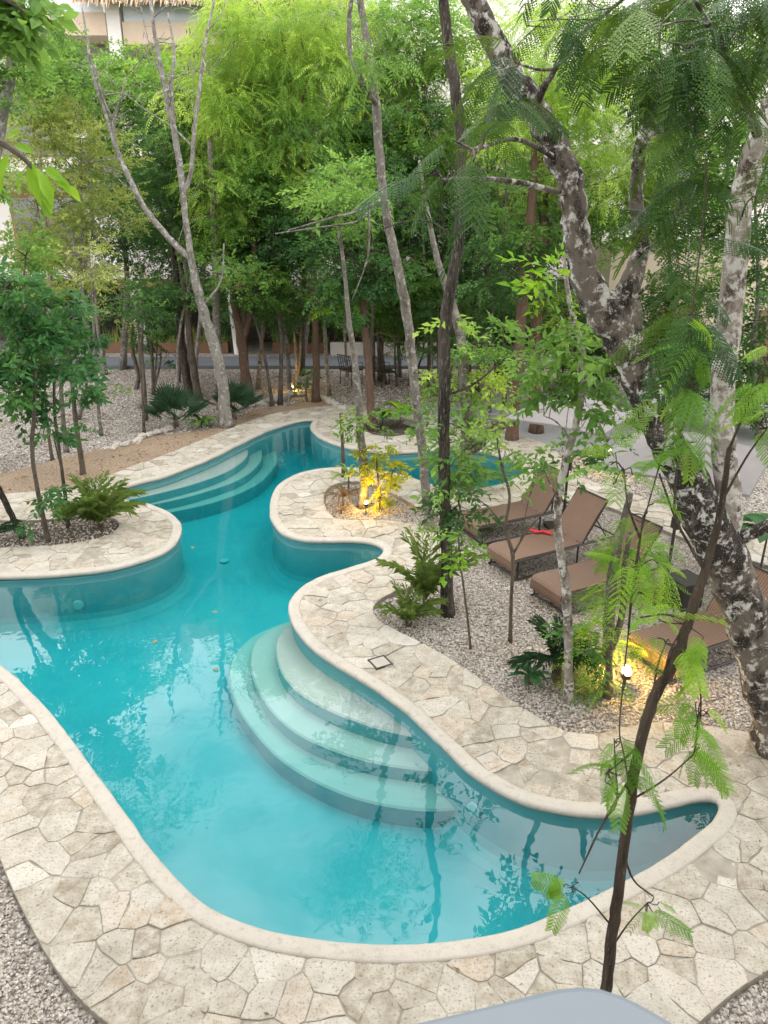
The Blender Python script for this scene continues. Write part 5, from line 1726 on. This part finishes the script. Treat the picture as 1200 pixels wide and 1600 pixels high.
lg = lounger()
spots = [((717, 797), (752, 818), 26, 'brown woven lounger nearest the small pool lobe'), ((768, 848), (803, 868), 28, 'brown woven lounger with a red cloth on its seat'),
         ((838, 893), (877, 923), 28, 'brown woven lounger behind the speckled slender trunk'), ((1000, 985), (1037, 1020), 26, 'brown woven lounger under the big lichen covered trunk')]
for k, (a, b_, an, lb) in enumerate(spots):
    o = lg if k == 0 else copy_tree(lg)
    c = (G(*a, 0.33) + G(*b_, 0.33)) / 2
    o.location = (c[0], c[1], -0.05)
    o.rotation_euler = (0, 0, math.radians(an))
    tag(o, lb, 'sun lounger', 'woven sun loungers on the gravel')
    if k == 1:
        L2 = o
rc = Geo()
q = np.array([G(828, 829, 0.30), G(838, 833, 0.30), G(850, 832, 0.30), G(861, 836, 0.30)])
sd = np.array([0.012, 0.028, 0])
for k in range(3):
    for dz, rev in ((0.022, 0), (0.010, 1)):
        a = [q[k] - sd + (0, 0, dz), q[k] + sd + (0, 0, dz + .008), q[k + 1] + sd + (0, 0, dz + .008), q[k + 1] - sd + (0, 0, dz)]
        rc.add(a, [(3, 2, 1, 0)] if rev else [(0, 1, 2, 3)])
red = rc.build('red_cloth', M['red'], origin=tuple(q[0]))
tag(red, 'small red folded cloth lying on a woven lounger', 'cloth')


def parasol(label, x, y, hz, half, rz, apex):
    root = empty('parasol', (x, y, -0.06), rz)
    tag(root, label, 'parasol', 'parasols between the loungers')
    Geo().tube([(0, 0, 0.05), (0, 0, hz + apex)], 0.022, 10).build('pole', M['metal_dark'], root)
    bg_ = Geo().box((-0.25, -0.25, 0.0), (0.25, 0.25, 0.06)).tube([(0, 0, 0.06), (0, 0, 0.36)], [0.05, 0.03], 10)
    bg_.build('base', M['metal_dark'], root)
    ck = Geo().box((-0.035, -0.06, 1.05), (0.035, 0.05, 1.2)).tube([(0, -.06, 1.12), (0, -.13, 1.12), (0, -.13, 1.04)], 0.009, 6)
    ck.build('crank', M['metal_dark'], root)
    cg = Geo()
    ring = []
    for k in range(8):
        a = k * math.pi / 4
        r = half if k % 2 == 0 else half * 0.70
        ring.append((r * math.cos(a), r * math.sin(a), hz - (0.0 if k % 2 == 0 else -0.03)))
    ring = np.array(ring)
    for off in (0.0, -0.006):
        V = [(0, 0, hz + apex + off)] + [tuple(p_ + (0, 0, off)) for p_ in ring] + [tuple((p_ * (.5, .5, 0)) + (0, 0, hz + apex * .52 + off)) for p_ in ring]
        F = []
        for k in range(8):
            j = (k + 1) % 8
            F += [(0, 9 + k, 9 + j), (9 + k, 1 + k, 1 + j), (9 + k, 1 + j, 9 + j)]
        cg.add(V, F if off == 0 else [f[::-1] for f in F])
    lip = np.array([tuple(p_ * (1.005, 1.005, 1) + (0, 0, -0.03)) for p_ in ring])
    V = np.r_[ring, lip]
    cg.add(V, [(k, 8 + k, 8 + (k + 1) % 8, (k + 1) % 8) for k in range(8)])
    cg.build('canopy', M['fabric'], root)
    for k in range(8):
        p_ = ring[k]
        Geo().tube([(0, 0, hz + apex - .03), tuple(p_ * (.5, .5, 0) + (0, 0, hz + apex * .5 - .025)), tuple(p_ * (.97, .97, 1) - (0, 0, .02))], 0.008, 5).build('rib', M['metal_dark'], root)


parasol('greyish parasol open beside the red brown trunks', 2.97, 11.75, 1.95, 1.12, 0.15, 0.34)
parasol('greyish parasol with crank pole behind the big lichen covered trunk', 3.85, 9.35, 2.0, 1.30, 0.2, 0.38)
c = G(1066, 944, -0.06)
bx = empty('side_table', c, 0.4)
tag(bx, 'small black cube side table by the crank parasol', 'table')
tt = Geo().box((-0.2, -0.2, 0.36), (0.2, 0.2, 0.40))
tt.build('top', M['metal_dark'], bx)
Geo().box((-0.17, -0.17, 0.0), (0.17, 0.17, 0.36)).build('body', M['metal_dark'], bx)


def chair(label, u, v, rz):
    c = G(u, v, -0.06)
    root = empty('garden_chair', c, rz)
    tag(root, label, 'chair', 'iron garden chairs on the far gravel')
    Geo().box((-0.25, -0.25, 0.42), (0.25, 0.25, 0.45)).build('seat', M['metal_dark'], root)
    for x in (-0.23, 0.23):
        for y in (-0.23, 0.23):
            Geo().tube([(x, y, 0), (x, y, 0.42)], 0.014, 5).build('leg', M['metal_dark'], root)
        Geo().tube([(x, -.23, .45), (x, -.25, .64), (x, .1, .66), (x, .25, .62)], 0.012, 5).build('armrest', M['metal_dark'], root)
    for k in range(6):
        x = -0.23 + 0.092 * k
        Geo().tube([(x, .24, .45), (x, .33, .9)], 0.012, 4).build('back_slat', M['metal_dark'], root)
    Geo().tube([(-.24, .33, .9), (.24, .33, .9)], 0.014, 5).build('top_rail', M['metal_dark'], root)
    for z in (0.15, 0.28):
        Geo().tube([(-.23, -.23, z), (.23, -.23, z)], 0.009, 4).build('stretcher', M['metal_dark'], root)


chair('dark iron garden chair left of the oval bed trunk', 549, 600, 2.4)
chair('dark iron garden chair right of the oval bed trunk', 602, 603, 2.0)


# ------------------------------------------------------------------ garden lamps
def lamp(label, u, v, energy, h=0.2, z=-0.06, tilt=(0, 0), r=0.035, bulb=0.028):
    c = G(u, v, z)
    root = empty('garden_lamp', c)
    tag(root, label, 'lamp', 'warm garden spike lamps')
    Geo().tube([(0, 0, -0.05), (0, 0, h - 0.04)], 0.009, 6).build('spike', M['metal_dark'], root)
    hd = Geo().tube([(0, 0, h - 0.06), (0, 0, h - 0.05), (0, 0, h)], [0.02, r, r], 12)
    hd.build('lamp_head', M['metal_dark'], root)
    V, F = tube([(0, 0, h), (0, 0, h + bulb * .6), (0, 0, h + bulb * 1.2), (0, 0, h + bulb * 1.5)], [r * .9, r * .85, r * .5, 0.004], 10)
    Geo().add(V, F).build('bulb', M['bulb'], root, smooth=True)
    ld = bpy.data.lights.new('lamp_glow', 'POINT')
    ld.energy = energy * 1.5
    ld.color = (1.0, 0.56, 0.10)
    ld.shadow_soft_size = 0.03
    lo_ = bpy.data.objects.new('lamp_glow', ld)
    COL.objects.link(lo_)
    lo_.parent = root
    lo_.location = (0, 0, h + 0.09)


lamp('lit garden lamp at the foot of the pale trunk in the round bed', 572, 803, 17)
lamp('bright lit garden lamp beside the fern clad stump', 975, 1078, 85, h=0.22, r=0.06, bulb=0.07)
lamp('lit spike lamp at the foot of the stout red brown trunk', 382, 634, 18)
lamp('lit spike lamp by the pair of thin stems', 457, 616, 18)
lamp('lit spike lamp near the crooked dark trunk', 786, 586, 16)
lamp('lit spike lamp among shrubs by the parasols', 950, 735, 12, h=0.4)

# ------------------------------------------------------------------ rocks, litter, floating leaves
import itertools


def rock(u, v, s, label, z=-0.05, grp='rocks edging the gravel'):
    c = G(u, v, z)
    m = 6
    V, F = [], []
    for a in range(5):
        ph = -math.pi / 2 + math.pi * (a + 0.5) / 5
        for b_ in range(m + 2):
            th = 2 * math.pi * b_ / (m + 2)
            k = RNG.uniform(0.75, 1.2)
            V.append((s * k * math.cos(ph) * math.cos(th), s * 0.8 * k * math.cos(ph) * math.sin(th), s * 0.6 * k * math.sin(ph) + s * .25))
    m += 2
    for a in range(4):
        for b_ in range(m):
            F.append((a * m + b_, a * m + (b_ + 1) % m, (a + 1) * m + (b_ + 1) % m, (a + 1) * m + b_))
    V.append((0, 0, -s * .35))
    V.append((0, 0, s * .8))
    g = Geo().add(V, F)
    g.F.append(np.array([(5 * m, (b_ + 1) % m, b_) for b_ in range(m)] + [(5 * m + 1, 4 * m + b_, 4 * m + (b_ + 1) % m) for b_ in range(m)]))
    o = g.build('edging_rock', M['rock'], origin=(0, 0, 0))
    o.location = c
    o.rotation_euler = (0, 0, RNG.uniform(0, 6))
    tag(o, label, 'rock', grp)


lineA = spline([(168, 703), (190, 697), (212, 690), (232, 681), (250, 676), (262, 672)], 4)
for u, v in lineA[::1]:
    rock(u + RNG.normal(0, 2), v + RNG.normal(0, 1), RNG.uniform(0.06, 0.13), 'pale rock in the row between gravel and sand path')
lineB = spline([(372, 640), (392, 633), (405, 632), (420, 629), (434, 625), (446, 620), (455, 617), (470, 617)], 3)
for u, v in lineB:
    rock(u + RNG.normal(0, 2), v + RNG.normal(0, 1), RNG.uniform(0.08, 0.19), 'pale rock in the row by the lamp lit trunks')
lineC = spline([(502, 622), (514, 628), (526, 635), (536, 641)], 3)
for u, v in lineC:
    rock(u, v, RNG.uniform(0.08, 0.15), 'pale rock in the row ending at the paved deck')


def litter(xy, z, name, label, s=0.04):
    n = len(xy)
    V, F, T = [], [], []
    g = Geo()
    for k in range(n):
        a = RNG.uniform(0, 6.28)
        b0 = np.array([xy[k][0], xy[k][1], z + RNG.uniform(0.004, 0.02)])
        v_, f_ = leaf_quad(b0, np.array([math.cos(a), math.sin(a), RNG.uniform(0, .3)]), np.array([RNG.normal(0, .25), RNG.normal(0, .25), 1]), s * RNG.uniform(.7, 1.8), s * RNG.uniform(.35, .7), 0.2)
        g.add(v_, f_, RNG.uniform(0, 1))
    o = g.build(name, M['dry_leaf'])
    tag(o, label, 'leaf litter', kind='stuff')


q = scatter_in(BED_R.min(0), BED_R.max(0), 26, lambda q: visible(q) & inside(inner_r, q))
litter(q, -0.045, 'leaf_litter', 'dry brown leaves scattered on the lounger gravel')
q = scatter_in((-11, 12), (9, 24.8), 16, lambda q: visible(q) & ~inside(out_deck, q) & ~inside(PATH, q))
litter(q, -0.05, 'leaf_litter', 'dry brown leaves scattered under the far grove', 0.06)
q = scatter_in(BED_L.min(0), BED_L.max(0), 60, lambda q: visible(q) & inside(inl, q))
litter(q, -0.03, 'leaf_litter', 'dry leaves on the peninsula soil', 0.05)
q = scatter_in(DECK.min(0), DECK.max(0), 1.3, lambda q: visible(q) & in_deck(q))
litter(q, 0.008, 'leaf_litter', 'few dry leaves fallen on the paving', 0.035)
for u, v, lb in ((300, 857, 'yellow brown leaf floating off the peninsula tip'), (247, 1000, 'brown leaf floating in the mirrored sky'), (340, 957, 'ochre leaf floating in open water before the steps'), (343, 1047, 'small brown leaf floating among mirrored branches')):
    b0 = G(u, v, WATER_Z + 0.004)
    a = RNG.uniform(0, 6)
    v_, f_ = leaf_six(b0, np.array([math.cos(a), math.sin(a), 0.1]), np.array([0.1, 0.1, 1]), 0.09, 0.055)
    o = Geo().add(v_, f_, 0.8).build('floating_leaf', M['dry_leaf'], origin=tuple(b0))
    tag(o, lb, 'leaf', 'leaves floating on the pool')

# ------------------------------------------------------------------ far building
print('buildings')
bld = empty('hotel_building', (0, 28.6, -0.07))
tag(bld, 'pale three storey building with thatched roof terrace behind the grove', 'building')
BY = 28.6


def bpart(name, lo, hi, mat, parent=bld):
    return Geo().box((lo[0], lo[1] - BY, lo[2] + .07), (hi[0], hi[1] - BY, hi[2] + .07)).build(name, M[mat], parent)


bpart('ground_floor_wall', (-26, 30.6, -0.1), (11, 31, 2.45), 'recess')
bpart('floor_slab', (-26, 28.5, 2.45), (11, 31, 2.82), 'white_wall')
bpart('timber_beam', (-9.5, 28.42, 2.05), (-1.5, 28.7, 2.445), 'timber')
bpart('upper_wall', (-26, 29.4, 2.82), (11, 30.6, 9.4), 'white_wall')
for k, x in enumerate((-21, -15, -8.85, -3.2, 2.5, 8)):
    bpart('column', (x - .19, 28.3, -0.1), (x + .19, 28.7, 6.2), 'white_wall')
bpart('floor_slab', (-26, 28.5, 5.95), (11, 29.4, 6.25), 'white_wall')
for fl_, z0 in enumerate((3.0, 6.45)):
    for k, x in enumerate((-18, -12, -6, -0.5, 5)):
        wnd = bpart('window', (x - 1.3, 29.34, z0), (x + 1.3, 29.42, z0 + 2.3), 'timber')
        for dx in (-0.62, 0.62):
            Geo().box((x + dx - .56, 29.325 - BY, z0 + .12), (x + dx + .56, 29.36 - BY, z0 + 2.2)).build('pane', M['glass'], wnd)
for x0, x1, z0 in ((-14.5, -8.7, 9.85), (-8.2, -1.5, 9.6)):
    b_ = bpart('balcony', (x0, 28.0, z0), (x1, 30.6, z0 + .62), 'beige_stone')
    Geo().box((x0 + .06, 28.05 - BY, z0 + .70), (x1 - .06, 28.08 - BY, z0 + 1.5)).build('glass_panel', M['rail_glass'], b_)
bpart('upper_wall', (-26, 30.0, 9.4), (11, 30.6, 13.0), 'white_wall')
bpart('column', (-8.66, 27.95, 9.2), (-8.24, 28.5, 13.0), 'white_wall')
th = Geo()
tb = []
for k in range(5200):
    x = RNG.uniform(-9.4, -1.0)
    lv = RNG.uniform(0, 1) ** 1.3
    y0 = 27.3 + lv * 3.0 - BY
    z0 = 10.92 + lv * 2.4
    l = RNG.uniform(0.5, 0.9)
    a = np.array([x, y0 + .25, z0 + .2])
    e = a + np.array([RNG.normal(0, .06), -l * .62, -l * .75])
    th.add([a - (.02, 0, 0), a + (.02, 0, 0), e + (.012, 0, 0), e - (.012, 0, 0)], [(0, 1, 2, 3)], RNG.uniform(0, 1))
rf = Geo()
rf.add([(-9.4, 27.45 - BY, 10.88), (-1, 27.45 - BY, 10.88), (-1, 31.0 - BY, 13.6), (-9.4, 31.0 - BY, 13.6), (-9.4, 27.6 - BY, 10.73), (-1, 27.6 - BY, 10.73), (-1, 31.15 - BY, 13.4), (-9.4, 31.15 - BY, 13.4)],
       [(0, 1, 2, 3), (7, 6, 5, 4), (0, 4, 5, 1), (3, 2, 6, 7), (0, 3, 7, 4), (1, 5, 6, 2)], 0.3)
ro = rf.build('roof', M['thatch'], bld)
tag(th.build('thatch', M['thatch'], ro), kind='stuff')
# low white garden wall, planters and leaning post in front
wl = Geo().box((-1.9, 27.35, -0.1), (3.4, 27.55, 0.38)).build('garden_wall', M['white_wall'])
tag(wl, 'low white rendered wall along the far side of the road', 'wall')
q0, q1 = P(373, 563, 27.6), P(356, 450, 27.9)
q0[2] = -0.08
o = Geo().tube([q0, (q0 + q1) / 2, q1], [0.14, 0.10, 0.07], 8).build('leaning_post', M['white_wall'], origin=tuple(q0))
tag(o, 'leaning white post beside the stout red brown trunk', 'post')
ws = np.array([(-26, 27.1), (11, 27.1), (11, 28.6), (-26, 28.6)], float)
tag(sheet('verge', [ws], lambda c: inside(ws, c), -0.055, M['gravel']), 'pale gravel verge in front of the far building', 'verge')
for x0, x1, lb in ((-10.2, -8.9, 'timber planter with spiky grass beside the white column'), (-4.0, -2.0, 'long timber planter behind the thin leaning stem'), (-8.4, -5.6, 'low timber planter behind the bare forked tree')):
    e = empty('planter_box', ((x0 + x1) / 2, 28.0, -0.06))
    tag(e, lb, 'planter', 'timber planters along the far building')
    hw = (x1 - x0) / 2
    for yy_ in (-0.22, 0.2):
        Geo().box((-hw, yy_, 0), (hw, yy_ + .03, 0.38)).build('side_board', M['timber'], e)
    for xx in (-hw + 0.001, hw - .031):
        Geo().box((xx, -.19, 0), (xx + .03, .2, 0.379)).build('end_board', M['timber'], e)
    Geo().box((-hw + .035, -.185, 0), (hw - .035, .195, .33)).build('soil', M['soil'], e)
    gg = Geo()
    for _ in range(int(130 * hw)):
        a = np.array([RNG.uniform(-hw, hw), RNG.uniform(-.15, .15), .3])
        l = RNG.uniform(.35, .8)
        d = norm(np.array([RNG.normal(0, .35), RNG.normal(0, .35), 1]))
        s_ = norm(np.cross(d, [0, 1, 0.1])) * .018
        gg.add([a - s_, a + s_, a + d * l], [(0, 1, 2)], RNG.uniform(0, 1))
    tag(gg.build('spiky_grass', M['leaf_olive'], e), kind='stuff')
# right-hand building
rb = empty('annex_building', (14, 22, -0.07))
tag(rb, 'white building with cream ground floor glimpsed behind the right hand trees', 'building')


def rpart(name, lo, hi, mat, parent=rb):
    return Geo().box((lo[0] - 14, lo[1] - 22, lo[2] + .07), (hi[0] - 14, hi[1] - 22, hi[2] + .07)).build(name, M[mat], parent)


rpart('ground_floor_wall', (6.2, 22, -0.1), (26, 24, 3.9), 'cream_wall')
rpart('parapet', (6.1, 21.9, 3.9), (26, 22.2, 4.05), 'beige_stone')
rpart('upper_wall', (6.2, 23.2, 3.9), (26, 24.1, 9.5), 'white_wall')
for k, x in enumerate((8, 11, 14, 17)):
    wn = rpart('window', (x - .7, 23.14, 5.0), (x + .7, 23.22, 7.2), 'timber')
    Geo().box((x - 14 - .6, 23.12 - 22, 5.1 + .07), (x - 14 + .6, 23.15 - 22, 7.1 + .07)).build('pane', M['glass'], wn)
    dr = rpart('door', (x - .5, 21.94, -0.05), (x + .5, 22.02, 2.2), 'timber')
    Geo().box((x - 14 + .36, 21.9 - 22, 1.1), (x - 14 + .40, 21.95 - 22, 1.25)).build('handle', M['metal_dark'], dr)

# ------------------------------------------------------------------ the balcony the picture is taken from
led = empty('balcony_parapet', (0.2, 0.4, 3.2))
tag(led, 'smooth blue grey parapet corner with rounded edge right below the viewpoint', 'parapet')
LZ = 3.95
lp = np.array([G(u, v, LZ)[:2] for u, v in ((430, 1640), (560, 1612), (680, 1586), (780, 1562), (850, 1544), (890, 1536), (925, 1535), (960, 1544), (1000, 1563), (1060, 1598), (1130, 1640), (1220, 1700))])
lp = spline(lp, 4)
back = lp[::-1] * 1.0
inner = np.array([(p_[0] * 0.9 + 0.02, p_[1] - 0.22) for p_ in lp])
loop = np.r_[lp, inner[::-1]]
loop = loop if area2(loop) > 0 else loop[::-1]


def prism(loop, z0, z1, rnd=0.0):
    g = Geo()
    n = len(loop)
    i = np.arange(n)
    v, f = cdt([offset(loop, -rnd) if rnd else loop], lambda c: inside(loop, c))
    g.add(np.c_[v, np.full(len(v), z1)], f)
    rings = [(0, z0), (0, z1)] if not rnd else [(0, z0), (0, z1 - rnd), (-rnd * .3, z1 - rnd * .3), (-rnd, z1)]
    for (d0, a), (d1, b_) in zip(rings[:-1], rings[1:]):
        l0 = offset(loop, d0) if rnd else loop
        l1 = offset(loop, d1) if rnd else loop
        g.add(np.r_[np.c_[l0, np.full(n, a)], np.c_[l1, np.full(n, b_)]], np.stack([i, (i + 1) % n, (i + 1) % n + n, i + n], 1))
    return g


off = np.array([0.2, 0.4, 3.2])
prism(resample(loop, 0.03), LZ - 0.06, LZ, 0.012).build('cap', M['ledge'], led, origin=off, smooth=True)
prism(offset(resample(loop, 0.05), -0.03), 3.2, LZ - 0.058).build('parapet_wall', M['ledge'], led, origin=off)
own = empty('balcony_building', (0, -1.2, -0.07))
tag(own, 'white rendered building with the balcony the view is taken from', 'building')
Geo().box((-16, -3.0, 0), (16, 0, 11.5)).build('wall', M['white_wall'], own)
Geo().box((-2.2, 0, 3.0), (2.6, 1.75, 3.26)).build('balcony_slab', M['white_wall'], own)
for x in (-10, -5, 5, 10):
    wn = Geo().box((x - 1.2, 0.0, 3.6), (x + 1.2, 0.06, 6.0)).build('window', M['timber'], own)
    Geo().box((x - 1.1, 0.04, 3.7), (x + 1.1, 0.07, 5.9)).build('pane', M['glass'], wn)
